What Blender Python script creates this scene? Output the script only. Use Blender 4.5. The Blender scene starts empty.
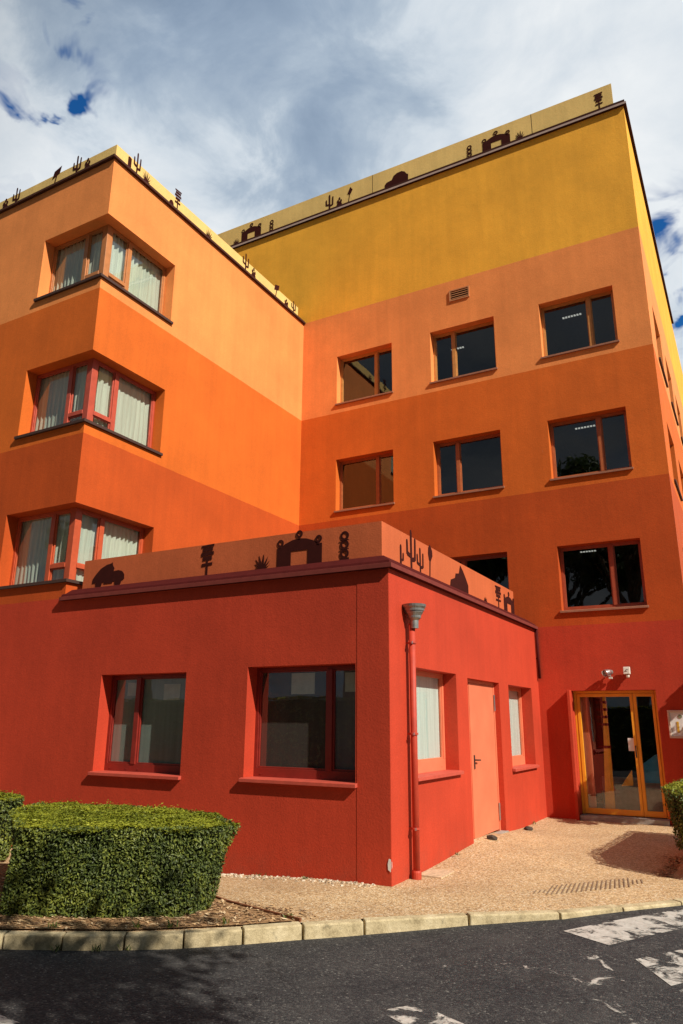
import bpy, bmesh, math, random
import numpy as np
from mathutils import Vector, Matrix
random.seed(7)
rng = np.random.default_rng(11)
S = bpy.context.scene
COL = S.collection
rad = math.radians

# ------------------------------------------------------------------ camera
cam_d = bpy.data.cameras.new('camera')
cam = bpy.data.objects.new('camera', cam_d)
COL.objects.link(cam)
CR = Vector((0.87522293, 0.48366815, 0.0070673))
CU = Vector((0.12821484, -0.24604969, 0.96073956))
CF = Vector((-0.46641803, 0.83995516, 0.27736177))
cam.matrix_world = Matrix(((CR.x, CU.x, -CF.x, 0), (CR.y, CU.y, -CF.y, 0), (CR.z, CU.z, -CF.z, 1.75), (0, 0, 0, 1)))
cam_d.sensor_fit = 'VERTICAL'
cam_d.sensor_height = 36
cam_d.lens = 728.2267 / 1024 * 36
cam_d.clip_end = 3000
cam_d.clip_start = 0.05
S.camera = cam

# ------------------------------------------------------------------ sun, sky, exposure
SUN_DIR = Vector((1.0, -0.33, 0.86)).normalized()       # towards the sun
SUN_EL = math.asin(SUN_DIR.z)
SUN_ROT = math.atan2(SUN_DIR.x, SUN_DIR.y)
sun_d = bpy.data.lights.new('sun', 'SUN')
sun_d.energy = 5.0
sun_d.angle = rad(0.5)
sun_d.color = (1.0, 0.93, 0.82)
sun = bpy.data.objects.new('sun', sun_d)
COL.objects.link(sun)
sun.rotation_euler = SUN_DIR.to_track_quat('Z', 'Y').to_euler()
S.view_settings.view_transform = 'Standard'
S.view_settings.look = 'None'
S.view_settings.gamma = 1
S.view_settings.use_curve_mapping = False
S.view_settings.exposure = 0.2
S.render.engine = 'CYCLES'


class NT:
    """small node-tree helper"""
    def __init__(s, tree):
        s.t = tree
    def n(s, typ, **kw):
        nd = s.t.nodes.new(typ)
        for k, v in kw.items():
            if k.startswith('i_'):
                key = k[2:]
                key = int(key) if key.isdigit() else key.replace('_', ' ')
                nd.inputs[key].default_value = v
            else:
                setattr(nd, k, v)
        return nd
    def l(s, a, b):
        s.t.links.new(a, b)
    def math(s, op, a, b=None, clamp=False):
        m = s.n('ShaderNodeMath', operation=op)
        m.use_clamp = clamp
        for i, v in enumerate((a, b)):
            if v is None: continue
            if isinstance(v, (int, float)): m.inputs[i].default_value = v
            else: s.l(v, m.inputs[i])
        return m.outputs[0]
    def ramp(s, fac, stops, interp='LINEAR'):
        r = s.n('ShaderNodeValToRGB')
        r.color_ramp.interpolation = interp
        e = r.color_ramp.elements
        while len(e) < len(stops): e.new(0.5)
        for i, (p, c) in enumerate(stops):
            e[i].position = p
            e[i].color = (c[0], c[1], c[2], 1) if hasattr(c, '__len__') else (c, c, c, 1)
        s.l(fac, r.inputs[0])
        return r.outputs[0]
    def mix(s, fac, a, b, mode='MIX'):
        m = s.n('ShaderNodeMix', data_type='RGBA', blend_type=mode)
        for sock, v in ((m.inputs[0], fac), (m.inputs[6], a), (m.inputs[7], b)):
            if isinstance(v, (int, float)): sock.default_value = v
            elif isinstance(v, tuple): sock.default_value = (v[0], v[1], v[2], 1)
            else: s.l(v, sock)
        return m.outputs[2]
    def noise(s, vec, scale, detail=4, rough=0.55, dist=0.0):
        nd = s.n('ShaderNodeTexNoise')
        nd.inputs['Scale'].default_value = scale
        nd.inputs['Detail'].default_value = detail
        nd.inputs['Roughness'].default_value = rough
        nd.inputs['Distortion'].default_value = dist
        if vec is not None: s.l(vec, nd.inputs['Vector'])
        return nd.outputs['Fac']
    def mapping(s, vec, loc=(0, 0, 0), scale=(1, 1, 1)):
        m = s.n('ShaderNodeMapping')
        m.inputs['Location'].default_value = loc
        m.inputs['Scale'].default_value = scale
        s.l(vec, m.inputs['Vector'])
        return m.outputs[0]


# world: clear sky broken by clouds
world = bpy.data.worlds.new('World')
S.world = world
world.use_nodes = True
wt = NT(world.node_tree)
world.node_tree.nodes.clear()
w_out = wt.n('ShaderNodeOutputWorld')
w_bg = wt.n('ShaderNodeBackground')
w_bg.inputs['Strength'].default_value = 0.07
wt.l(w_bg.outputs[0], w_out.inputs[0])
sky = wt.n('ShaderNodeTexSky')
sky.sky_type = 'NISHITA'
sky.sun_disc = False
sky.sun_elevation = SUN_EL
sky.sun_rotation = SUN_ROT
sky.air_density = 1.0
sky.dust_density = 0.4
sky.ozone_density = 2.5
tc = wt.n('ShaderNodeTexCoord')
sep = wt.n('ShaderNodeSeparateXYZ')
wt.l(tc.outputs['Generated'], sep.inputs[0])
zz = wt.math('ADD', wt.math('MAXIMUM', sep.outputs[2], 0.0), 0.22)
cmb = wt.n('ShaderNodeCombineXYZ')
wt.l(wt.math('DIVIDE', sep.outputs[0], zz), cmb.inputs[0])
wt.l(wt.math('DIVIDE', sep.outputs[1], zz), cmb.inputs[1])
cp = cmb.outputs[0]
warp = wt.noise(cp, 2.2, 5, 0.6)
n_big = wt.noise(wt.mapping(cp, (3.1, 1.7, 0)), 2.1, 9, 0.58, 0.35)
n_rag = wt.noise(wt.mapping(cp, (2.4, 0.3, 0)), 11.0, 4, 0.5, 0.6)
n_fine = wt.noise(wt.mapping(cp, (0.4, 5.2, 0)), 6.0, 8, 0.6, 0.5)


def toward(v, r0, r1, wob=0.12, nz=None):
    """1 inside the cone about direction v, fading out between r0 and r1 (chord lengths)"""
    d = wt.n('ShaderNodeVectorMath', operation='DISTANCE')
    wt.l(tc.outputs['Generated'], d.inputs[0])
    d.inputs[1].default_value = Vector(v).normalized()
    dist = wt.math('ADD', d.outputs['Value'], wt.math('MULTIPLY', wt.math('SUBTRACT', nz or n_fine, 0.5), wob * 2.2))
    m = wt.n('ShaderNodeMapRange')
    m.interpolation_type = 'SMOOTHSTEP'
    wt.l(dist, m.inputs[0])
    m.inputs[1].default_value = r0
    m.inputs[2].default_value = r1
    m.inputs[3].default_value = 1
    m.inputs[4].default_value = 0
    return m.outputs[0]


# cloud cover: thick to the north, thin elsewhere, with blue gaps
cover = wt.math('ADD', wt.math('ADD', wt.math('MULTIPLY', n_big, 0.8), 0.30), wt.math('MULTIPLY', wt.math('MAXIMUM', sep.outputs[1], 0.0), 0.45))
cover = wt.math('ADD', cover, wt.math('MULTIPLY', n_fine, 0.16))
for v, r0, r1, k in (((-0.60, .41, .69), 0.10, 0.46, -0.36), ((-0.50, .60, .62), 0.06, 0.30, -0.16),
                     ((-0.619, .391, .680), 0.0, 0.060, 0.66), ((-0.577, .402, .711), 0.0, 0.050, 0.48),
                     ((-0.564, .427, .708), 0.0, 0.055, 0.48), ((-0.69, .43, .585), 0.0, 0.085, 0.55),
                     ((-0.510, .611, .602), 0.0, 0.075, 0.62), ((-0.437, .61, .661), 0.0, 0.05, 0.20), ((-0.014, .838, .545), 0.0, 0.085, 0.74),
                     ((0.01, .86, .50), 0.0, 0.08, 0.6), ((-0.02, .905, .425), 0.0, 0.07, 0.5)):
    cover = wt.math('SUBTRACT', cover, wt.math('MULTIPLY', toward(v, r0, r1, 0.13 if k > 0 else 0.05, n_rag), k))
cmask = wt.ramp(cover, [(0.0, 0.0), (0.12, 0.0), (0.36, 0.34), (0.60, 0.80), (0.82, 1.0)])
shade = wt.math('ADD', wt.math('MULTIPLY', wt.noise(wt.mapping(cp, (7.7, 2.9, 0)), 1.7, 8, 0.58, 0.5), 0.72), wt.math('MULTIPLY', n_fine, 0.47))
shade = wt.math('SUBTRACT', shade, wt.math('MULTIPLY', toward((-0.40, .52, .75), 0.0, 0.30, 0.16), 0.17))
shade = wt.math('SUBTRACT', shade, wt.math('MULTIPLY', toward((-0.53, .40, .75), 0.0, 0.16, 0.12), 0.12))
shade = wt.math('SUBTRACT', shade, wt.math('MULTIPLY', toward((-0.40, .645, .65), 0.0, 0.16, 0.12), 0.05))
shade = wt.math('ADD', shade, wt.math('MULTIPLY', toward((-0.10, .69, .715), 0.0, 0.32, 0.16), 0.13))
shade = wt.math('ADD', shade, wt.math('MULTIPLY', toward((-0.59, .47, .655), 0.0, 0.20, 0.12), 0.12))
ccol = wt.ramp(shade, [(0.20, (2.8, 3.8, 5.3)), (0.36, (3.9, 5.0, 6.5)), (0.48, (5.3, 6.4, 7.7)), (0.58, (7.8, 8.7, 9.6)), (0.74, (10.6, 11.0, 11.3))])
blue = wt.mix(1.0, sky.outputs[0], (0.20, 0.86, 1.5), 'MULTIPLY')
south = wt.n('ShaderNodeMapRange')
wt.l(sep.outputs[1], south.inputs[0])
for i_, v_ in ((1, 0.0), (2, 0.46), (3, 0.22), (4, 1.0)): south.inputs[i_].default_value = v_
ccol = wt.mix(1.0, ccol, south.outputs[0], 'MULTIPLY')       # unseen cloud behind the viewer darkened to cut fill on the front walls
wt.l(wt.mix(cmask, blue, ccol), w_bg.inputs['Color'])


# ------------------------------------------------------------------ materials
def new_mat(name):
    m = bpy.data.materials.new(name)
    m.use_nodes = True
    t = NT(m.node_tree)
    b = m.node_tree.nodes['Principled BSDF']
    return m, t, b


def geo_pos(t):
    return t.n('ShaderNodeNewGeometry').outputs['Position']


def plain(name, col, rough=0.6, metal=0.0, var=0.12, vscale=9.0, bump=0.0, bscale=60):
    m, t, b = new_mat(name)
    b.inputs['Specular IOR Level'].default_value = 0.5 if rough < 0.75 else 0.1
    p = geo_pos(t)
    f = t.noise(p, vscale, 5)
    c = t.ramp(f, [(0.3, tuple(x * (1 - var) for x in col)), (0.7, tuple(min(1, x * (1 + var)) for x in col))])
    t.l(c, b.inputs['Base Color'])
    b.inputs['Roughness'].default_value = rough
    b.inputs['Metallic'].default_value = metal
    if bump:
        bp = t.n('ShaderNodeBump')
        bp.inputs['Strength'].default_value = bump
        bp.inputs['Distance'].default_value = 0.01
        t.l(t.noise(p, bscale, 4), bp.inputs['Height'])
        t.l(bp.outputs[0], b.inputs['Normal'])
    return m


Z0, Z1, Z2, Z3 = 3.647, 6.529, 9.393, 12.273


def stucco(name, bands):
    """painted render; bands = [(z below which this colour is used, colour), ...]"""
    m, t, b = new_mat(name)
    p = geo_pos(t)
    sp = t.n('ShaderNodeSeparateXYZ')
    t.l(p, sp.inputs[0])
    z = t.math('ADD', sp.outputs[2], t.math('MULTIPLY', t.math('SUBTRACT', t.noise(p, 3.0, 3), 0.5), 0.012))
    col = tuple(bands[-1][1])
    for zt, c in reversed(bands[:-1]):
        col = t.mix(t.math('LESS_THAN', z, zt), col, tuple(c))
    # weathering: broad patches, vertical rain streaks, fine speckle
    patch = t.ramp(t.noise(p, 0.9, 6, 0.6), [(0.3, 0.86), (0.7, 1.08)])
    streak = t.ramp(t.noise(t.mapping(p, (0, 0, 0), (7.0, 7.0, 0.35)), 1.0, 5, 0.6), [(0.3, 0.945), (0.62, 1.03)])
    speck = t.ramp(t.noise(p, 48, 4, 0.7), [(0.3, 0.86), (0.7, 1.11)])
    col = t.mix(1.0, col, patch, 'MULTIPLY')
    col = t.mix(1.0, col, streak, 'MULTIPLY')
    col = t.mix(0.8, col, speck, 'MULTIPLY')
    # dirt splash near the ground and sparse pale scuffs
    gr = t.math('SUBTRACT', 0.55, t.math('MULTIPLY', sp.outputs[2], 1.6), clamp=True)
    dirt = t.math('MULTIPLY', gr, t.ramp(t.noise(p, 3.5, 6, 0.65), [(0.45, 0.0), (0.7, 1.0)]))
    col = t.mix(t.math('MULTIPLY', dirt, 0.5), col, (0.16, 0.075, 0.045))
    scuff = t.ramp(t.noise(t.mapping(p, (4, 2, 9), (5, 5, 1.6)), 1.3, 6, 0.7), [(0.71, 0.0), (0.76, 1.0)])
    col = t.mix(t.math('MULTIPLY', scuff, 0.10), col, (0.8, 0.62, 0.5))
    t.l(col, b.inputs['Base Color'])
    b.inputs['Roughness'].default_value = 0.82
    b.inputs['Specular IOR Level'].default_value = 0.25
    h = t.math('ADD', t.math('MULTIPLY', t.noise(p, 42, 5, 0.62), 1.0), t.math('MULTIPLY', t.noise(p, 7, 3), 0.9))
    h = t.math('ADD', h, t.math('MULTIPLY', t.noise(t.mapping(p, (0, 0, 0), (1, 1, 0.25)), 2.2, 3), 1.6))
    bp = t.n('ShaderNodeBump')
    bp.inputs['Strength'].default_value = 0.27
    bp.inputs['Distance'].default_value = 0.012
    t.l(h, bp.inputs['Height'])
    t.l(bp.outputs[0], b.inputs['Normal'])
    return m


C_RED = (0.50, 0.049, 0.019)
C_S1 = (0.50, 0.076, 0.010)
C_S2 = (0.67, 0.140, 0.016)
C_S3 = (0.86, 0.285, 0.078)
C_YEL = (0.90, 0.435, 0.042)
M_WALL = stucco('painted_render', [(Z0, C_RED), (Z1, C_S1), (Z2, C_S2), (Z3, C_S3), (99, C_YEL)])
M_PANEL_Y = stucco('parapet_sand', [(99, (0.80, 0.55, 0.19))])
M_PANEL_O = stucco('parapet_orange', [(99, (0.55, 0.122, 0.041))])
M_COPE_RED = plain('flashing_red', (0.075, 0.009, 0.008), 0.9)
M_LIP_RED = plain('lip_red', (0.19, 0.040, 0.032), 0.8)
M_COPE_BROWN = plain('flashing_brown', (0.050, 0.017, 0.012), 0.9)
M_LIP_PALE = plain('lip_pale', (0.45, 0.33, 0.28), 0.4)
M_LIP_BROWN = plain('lip_brown', (0.07, 0.028, 0.020), 0.8)
M_CUT = plain('cutout_brown', (0.045, 0.008, 0.006), 0.9)
M_FR = {0: plain('frame_dark_red', (0.23, 0.022, 0.014), 0.4), 1: plain('frame_brick', (0.36, 0.070, 0.030), 0.4),
        2: plain('frame_rust', (0.42, 0.120, 0.040), 0.4), 3: plain('frame_ochre', (0.54, 0.250, 0.070), 0.4)}
M_FRL = {1: plain('frame_left_red', (0.50, 0.085, 0.030), 0.4), 2: plain('frame_left_rose', (0.48, 0.080, 0.045), 0.4),
         3: plain('frame_left_tan', (0.50, 0.190, 0.060), 0.4)}
M_SILL = plain('sill_metal', (0.34, 0.15, 0.09), 0.4)
M_SILL_DARK = plain('sill_dark', (0.055, 0.024, 0.017), 0.7)
M_SILL_RED = plain('sill_red', (0.50, 0.075, 0.045), 0.6)
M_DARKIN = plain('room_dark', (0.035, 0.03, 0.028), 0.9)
M_SALMON = plain('door_salmon', (0.70, 0.185, 0.090), 0.5, var=0.10, vscale=2.5)
M_ORANGE = plain('door_orange', (0.85, 0.36, 0.022), 0.4, var=0.10, vscale=4)
M_STEEL = plain('steel', (0.55, 0.55, 0.55), 0.3, 0.9)
M_GALV = plain('galvanised', (0.33, 0.33, 0.31), 0.42, 0.75, var=0.3, vscale=14)
M_BLACK = plain('black_plastic', (0.02, 0.02, 0.02), 0.5)
M_WHITE = plain('white_plastic', (0.72, 0.66, 0.56), 0.5)
M_PAPER = plain('paper', (0.62, 0.62, 0.55), 0.8)
M_PIPE = plain('pipe_red', (0.46, 0.046, 0.020), 0.62)
M_VENT = plain('vent_orange', (0.52, 0.22, 0.09), 0.5)
M_FRAMEWOOD = plain('sign_frame', (0.66, 0.48, 0.38), 0.5)
M_SIGNW = plain('sign_white', (0.76, 0.74, 0.70), 0.5, var=0.05)
M_GOLD = plain('lettering_gold', (0.62, 0.36, 0.04), 0.5)
M_OLIVE = plain('emblem_olive', (0.22, 0.22, 0.13), 0.5)
M_YELREFL = plain('reflection_yellow', (0.85, 0.47, 0.04), 0.5)
M_BLUE = plain('reflection_blue', (0.05, 0.33, 0.62), 0.5)
M_STEP = plain('step_concrete', (0.33, 0.30, 0.26), 0.9, var=0.25, bump=0.3)
M_COVER = plain('cover_concrete', (0.56, 0.42, 0.27), 0.95, var=0.3, vscale=20, bump=0.4)
M_STONE = plain('dark_stone', (0.07, 0.055, 0.045), 0.9, var=0.4, bump=0.5)
M_BARK = plain('bark', (0.10, 0.07, 0.045), 0.9, var=0.4, bump=0.6, bscale=30)
M_PALE_CHIP = plain('bare_plaster', (0.75, 0.72, 0.66), 0.9)


def m_glass():
    m, t, b = new_mat('window_glass')
    m.node_tree.nodes.remove(b)
    out = m.node_tree.nodes['Material Output']
    tr = t.n('ShaderNodeBsdfTransparent')
    tr.inputs[0].default_value = (0.90, 0.93, 0.92, 1)
    gl = t.n('ShaderNodeBsdfGlossy')
    gl.inputs['Roughness'].default_value = 0.015
    gl.inputs['Color'].default_value = (0.95, 0.97, 1, 1)
    bp = t.n('ShaderNodeBump')
    bp.inputs['Strength'].default_value = 0.05
    bp.inputs['Distance'].default_value = 0.02
    t.l(t.noise(geo_pos(t), 2.0, 2), bp.inputs['Height'])
    t.l(bp.outputs[0], gl.inputs['Normal'])
    fr = t.n('ShaderNodeFresnel')
    fr.inputs[0].default_value = 1.95
    bk = t.n('ShaderNodeNewGeometry').outputs['Backfacing']
    mx = t.n('ShaderNodeMixShader')
    t.l(t.math('MULTIPLY', fr.outputs[0], t.math('SUBTRACT', 1.0, bk)), mx.inputs[0])
    t.l(tr.outputs[0], mx.inputs[1])
    t.l(gl.outputs[0], mx.inputs[2])
    t.l(mx.outputs[0], out.inputs[0])
    return m


M_GLASS = m_glass()


def m_curtain(name, col, sheer=0.0):
    m, t, b = new_mat(name)
    p = geo_pos(t)
    weave = t.ramp(t.noise(t.mapping(p, (0, 0, 0), (14, 14, 0.6)), 1.0, 4), [(0.3, 0.80), (0.7, 1.06)])
    t.l(t.mix(1.0, col, weave, 'MULTIPLY'), b.inputs['Base Color'])
    b.inputs['Roughness'].default_value = 0.9
    if sheer:                                     # net cloth lets daylight through
        out = m.node_tree.nodes['Material Output']
        tl = t.n('ShaderNodeBsdfTranslucent')
        tl.inputs[0].default_value = (*col, 1)
        mx = t.n('ShaderNodeMixShader')
        mx.inputs[0].default_value = sheer
        t.l(b.outputs[0], mx.inputs[1]); t.l(tl.outputs[0], mx.inputs[2]); t.l(mx.outputs[0], out.inputs[0])
    return m


M_CURT = m_curtain('net_curtain', (0.93, 0.95, 0.80), 0.30)
M_BLIND = m_curtain('pale_blind', (0.78, 0.84, 0.78))
M_FILM = m_curtain('grey_film', (0.32, 0.36, 0.32))
M_PANE_DARK = m_curtain('dark_pane_reflection', (0.10, 0.070, 0.060))  # stands for clear glass; its dark, reddish reflection is put into the colour
M_FILM_VIOLET = m_curtain('grey_violet_film', (0.21, 0.185, 0.195))


def m_pavement():
    m, t, b = new_mat('exposed_aggregate')
    p = geo_pos(t)
    vo = t.n('ShaderNodeTexVoronoi')
    vo.inputs['Scale'].default_value = 62
    t.l(p, vo.inputs['Vector'])
    sc = t.n('ShaderNodeSeparateColor')
    t.l(vo.outputs['Color'], sc.inputs[0])
    c = t.ramp(sc.outputs[0], [(0.0, (0.34, 0.20, 0.095)), (0.22, (0.56, 0.36, 0.17)), (0.6, (0.72, 0.50, 0.27)), (0.88, (0.80, 0.62, 0.38)), (1.0, (0.86, 0.75, 0.57))])
    edge = t.ramp(vo.outputs['Distance'], [(0.25, 1.0), (0.75, 0.62)])
    c = t.mix(1.0, c, edge, 'MULTIPLY')
    big = t.ramp(t.noise(p, 1.1, 6, 0.6), [(0.3, (0.80, 0.76, 0.72)), (0.7, (1.06, 1.04, 1.0))])
    c = t.mix(1.0, c, big, 'MULTIPLY')
    stain = t.ramp(t.noise(t.mapping(p, (3, 1, 0)), 2.3, 7, 0.7), [(0.60, 0.0), (0.74, 1.0)])
    c = t.mix(t.math('MULTIPLY', stain, 0.35), c, (0.22, 0.13, 0.08))
    t.l(c, b.inputs['Base Color'])
    b.inputs['Roughness'].default_value = 0.9
    bp = t.n('ShaderNodeBump')
    bp.inputs['Strength'].default_value = 0.6
    bp.inputs['Distance'].default_value = 0.006
    bp.invert = True
    t.l(t.math('ADD', vo.outputs['Distance'], t.math('MULTIPLY', t.noise(p, 4, 4), 1.5)), bp.inputs['Height'])
    t.l(bp.outputs[0], b.inputs['Normal'])
    return m


def m_asphalt():
    m, t, b = new_mat('asphalt')
    p = geo_pos(t)
    vo = t.n('ShaderNodeTexVoronoi')
    vo.inputs['Scale'].default_value = 70
    t.l(p, vo.inputs['Vector'])
    sc = t.n('ShaderNodeSeparateColor')
    t.l(vo.outputs['Color'], sc.inputs[0])
    c = t.ramp(sc.outputs[0], [(0.0, (0.020, 0.020, 0.022)), (0.55, (0.040, 0.039, 0.040)), (0.9, (0.070, 0.068, 0.066)), (0.975, (0.10, 0.097, 0.09)), (1.0, (0.18, 0.175, 0.16))])
    big = t.ramp(t.noise(p, 1.4, 7, 0.65), [(0.3, (0.68, 0.68, 0.70)), (0.7, (1.15, 1.13, 1.10))])
    c = t.mix(1.0, c, big, 'MULTIPLY')
    # old worn patches and dust
    wear = t.ramp(t.noise(t.mapping(p, (9, 4, 0)), 0.8, 8, 0.7, 0.6), [(0.5, 0.0), (0.62, 1.0)])
    c = t.mix(t.math('MULTIPLY', wear, 0.45), c, (0.075, 0.070, 0.066))
    wp = t.n('ShaderNodeVectorMath', operation='ADD')
    t.l(p, wp.inputs[0])
    nz = t.n('ShaderNodeTexNoise'); nz.inputs['Scale'].default_value = 2.5; nz.inputs['Detail'].default_value = 6
    t.l(p, nz.inputs['Vector'])
    t.l(nz.outputs['Color'], wp.inputs[1])
    cr = t.n('ShaderNodeTexVoronoi', feature='DISTANCE_TO_EDGE')
    cr.inputs['Scale'].default_value = 0.42
    t.l(wp.outputs[0], cr.inputs['Vector'])
    crack = t.math('MULTIPLY', t.ramp(cr.outputs['Distance'], [(0.0, 1.0), (0.010, 0.0)]), t.ramp(t.noise(p, 1.2, 3), [(0.5, 0.0), (0.58, 1.0)]))
    c = t.mix(t.math('MULTIPLY', crack, 0.75), c, (0.012, 0.011, 0.010))
    oil = t.ramp(t.noise(t.mapping(p, (2, 8, 0)), 1.1, 5, 0.5), [(0.62, 0.0), (0.72, 1.0)])
    c = t.mix(t.math('MULTIPLY', oil, 0.5), c, (0.018, 0.016, 0.015))
    t.l(c, b.inputs['Base Color'])
    b.inputs['Roughness'].default_value = 0.85
    b.inputs['Specular IOR Level'].default_value = 0.3
    bp = t.n('ShaderNodeBump')
    bp.inputs['Strength'].default_value = 0.7
    bp.inputs['Distance'].default_value = 0.008
    bp.invert = True
    t.l(vo.outputs['Distance'], bp.inputs['Height'])
    t.l(bp.outputs[0], b.inputs['Normal'])
    return m


def m_paint(name, thr):
    """worn road paint: the paint has flaked off wherever the noise falls below thr"""
    m, t, b = new_mat(name)
    p = geo_pos(t)
    out = m.node_tree.nodes['Material Output']
    b.inputs['Roughness'].default_value = 0.4
    c = t.ramp(t.noise(p, 18, 6, 0.7), [(0.3, (0.44, 0.42, 0.37)), (0.65, (0.68, 0.66, 0.60))])
    t.l(c, b.inputs['Base Color'])
    f = t.math('ADD', t.math('MULTIPLY', t.noise(p, 3.6, 9, 0.66, 0.7), 0.9), t.math('MULTIPLY', t.noise(p, 30, 3), 0.1))
    msk = t.ramp(f, [(thr - .02, 0.0), (thr + 0.05, 0.95)])
    tr = t.n('ShaderNodeBsdfTransparent')
    mx = t.n('ShaderNodeMixShader')
    t.l(msk, mx.inputs[0])
    t.l(tr.outputs[0], mx.inputs[1])
    t.l(b.outputs[0], mx.inputs[2])
    t.l(mx.outputs[0], out.inputs[0])
    return m


def m_kerb():
    m, t, b = new_mat('kerb_stone')
    p = geo_pos(t)
    c = t.ramp(t.noise(p, 6, 8, 0.7), [(0.28, (0.24, 0.18, 0.09)), (0.5, (0.52, 0.42, 0.24)), (0.72, (0.68, 0.57, 0.36))])
    lich = t.ramp(t.noise(t.mapping(p, (5, 5, 5)), 13, 6, 0.7), [(0.58, 0.0), (0.70, 1.0)])
    c = t.mix(t.math('MULTIPLY', lich, 0.55), c, (0.13, 0.115, 0.075))
    spk = t.ramp(t.noise(p, 110, 2), [(0.3, 0.8), (0.7, 1.12)])
    c = t.mix(1.0, c, spk, 'MULTIPLY')
    t.l(c, b.inputs['Base Color'])
    b.inputs['Roughness'].default_value = 0.9
    bp = t.n('ShaderNodeBump')
    bp.inputs['Strength'].default_value = 0.6
    bp.inputs['Distance'].default_value = 0.012
    t.l(t.noise(p, 24, 7, 0.7), bp.inputs['Height'])
    t.l(bp.outputs[0], b.inputs['Normal'])
    return m


def m_leaf(name, dark, mid, light, scale=30, transl=0.25):
    m, t, b = new_mat(name)
    p = geo_pos(t)
    out = m.node_tree.nodes['Material Output']
    f = t.math('ADD', t.math('MULTIPLY', t.noise(p, scale, 3, 0.7), 0.6), t.math('MULTIPLY', t.noise(p, 3.0, 4), 0.4))
    c = t.ramp(f, [(0.36, dark), (0.5, mid), (0.66, light)])
    t.l(c, b.inputs['Base Color'])
    b.inputs['Roughness'].default_value = 0.5
    b.inputs['Specular IOR Level'].default_value = 0.35
    tl = t.n('ShaderNodeBsdfTranslucent')
    t.l(c, tl.inputs[0])
    mx = t.n('ShaderNodeMixShader')
    mx.inputs[0].default_value = transl
    t.l(b.outputs[0], mx.inputs[1])
    t.l(tl.outputs[0], mx.inputs[2])
    t.l(mx.outputs[0], out.inputs[0])
    return m


M_PAVE, M_ASPH, M_KERB = m_pavement(), m_asphalt(), m_kerb()
M_PAINT, M_PAINT_WORN = m_paint('road_paint', 0.475), m_paint('road_paint_worn', 0.615)
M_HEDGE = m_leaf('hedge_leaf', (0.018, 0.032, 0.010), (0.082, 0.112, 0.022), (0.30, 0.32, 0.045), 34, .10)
M_HTOP = m_leaf('hedge_lit_growth', (0.085, 0.11, 0.012), (0.21, 0.235, 0.018), (0.44, 0.44, 0.040), 34, .15)  # new-growth hue, lightened further to put the top's sunlight into the colour
M_HCORE = plain('hedge_core', (0.018, 0.022, 0.008), 0.95, var=0.4)
M_TREE = m_leaf('tree_leaf', (0.025, 0.045, 0.012), (0.055, 0.085, 0.02), (0.10, 0.13, 0.03), 4)
M_MULCH = plain('mulch', (0.30, 0.175, 0.085), 0.95, var=0.55, vscale=38, bump=0.8, bscale=50)
M_EDGE = plain('bed_edging', (0.20, 0.075, 0.035), 0.9)
M_GROUND = plain('dry_ground', (0.15, 0.14, 0.11), 0.95, var=0.3, vscale=0.6)
M_PLANTER = plain('planter_concrete', (0.62, 0.57, 0.50), 0.85, var=0.2, bump=0.3)


def m_chips(name, stops):
    m, t, b = new_mat(name)
    g = t.n('ShaderNodeNewGeometry')
    t.l(t.ramp(g.outputs['Random Per Island'], stops), b.inputs['Base Color'])
    b.inputs['Roughness'].default_value = 0.9
    return m


M_CHIP = m_chips('wood_chips', [(0, (0.12, 0.06, 0.03)), (0.35, (0.34, 0.19, 0.085)), (0.7, (0.56, 0.36, 0.17)), (1, (0.70, 0.52, 0.31))])
M_PEBBLE = m_chips('white_pebbles', [(0, (0.22, 0.15, 0.09)), (0.5, (0.48, 0.37, 0.25)), (1, (0.72, 0.64, 0.52))])
M_LAMP = bpy.data.materials.new('lamp_strip')
M_LAMP.use_nodes = True
_b = M_LAMP.node_tree.nodes['Principled BSDF']
_b.inputs['Emission Color'].default_value = (1, 0.96, 0.88, 1)
_b.inputs['Emission Strength'].default_value = 0.4

# ------------------------------------------------------------------ mesh helpers
ROOT = {}          # object -> world position of its thing's base


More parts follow.
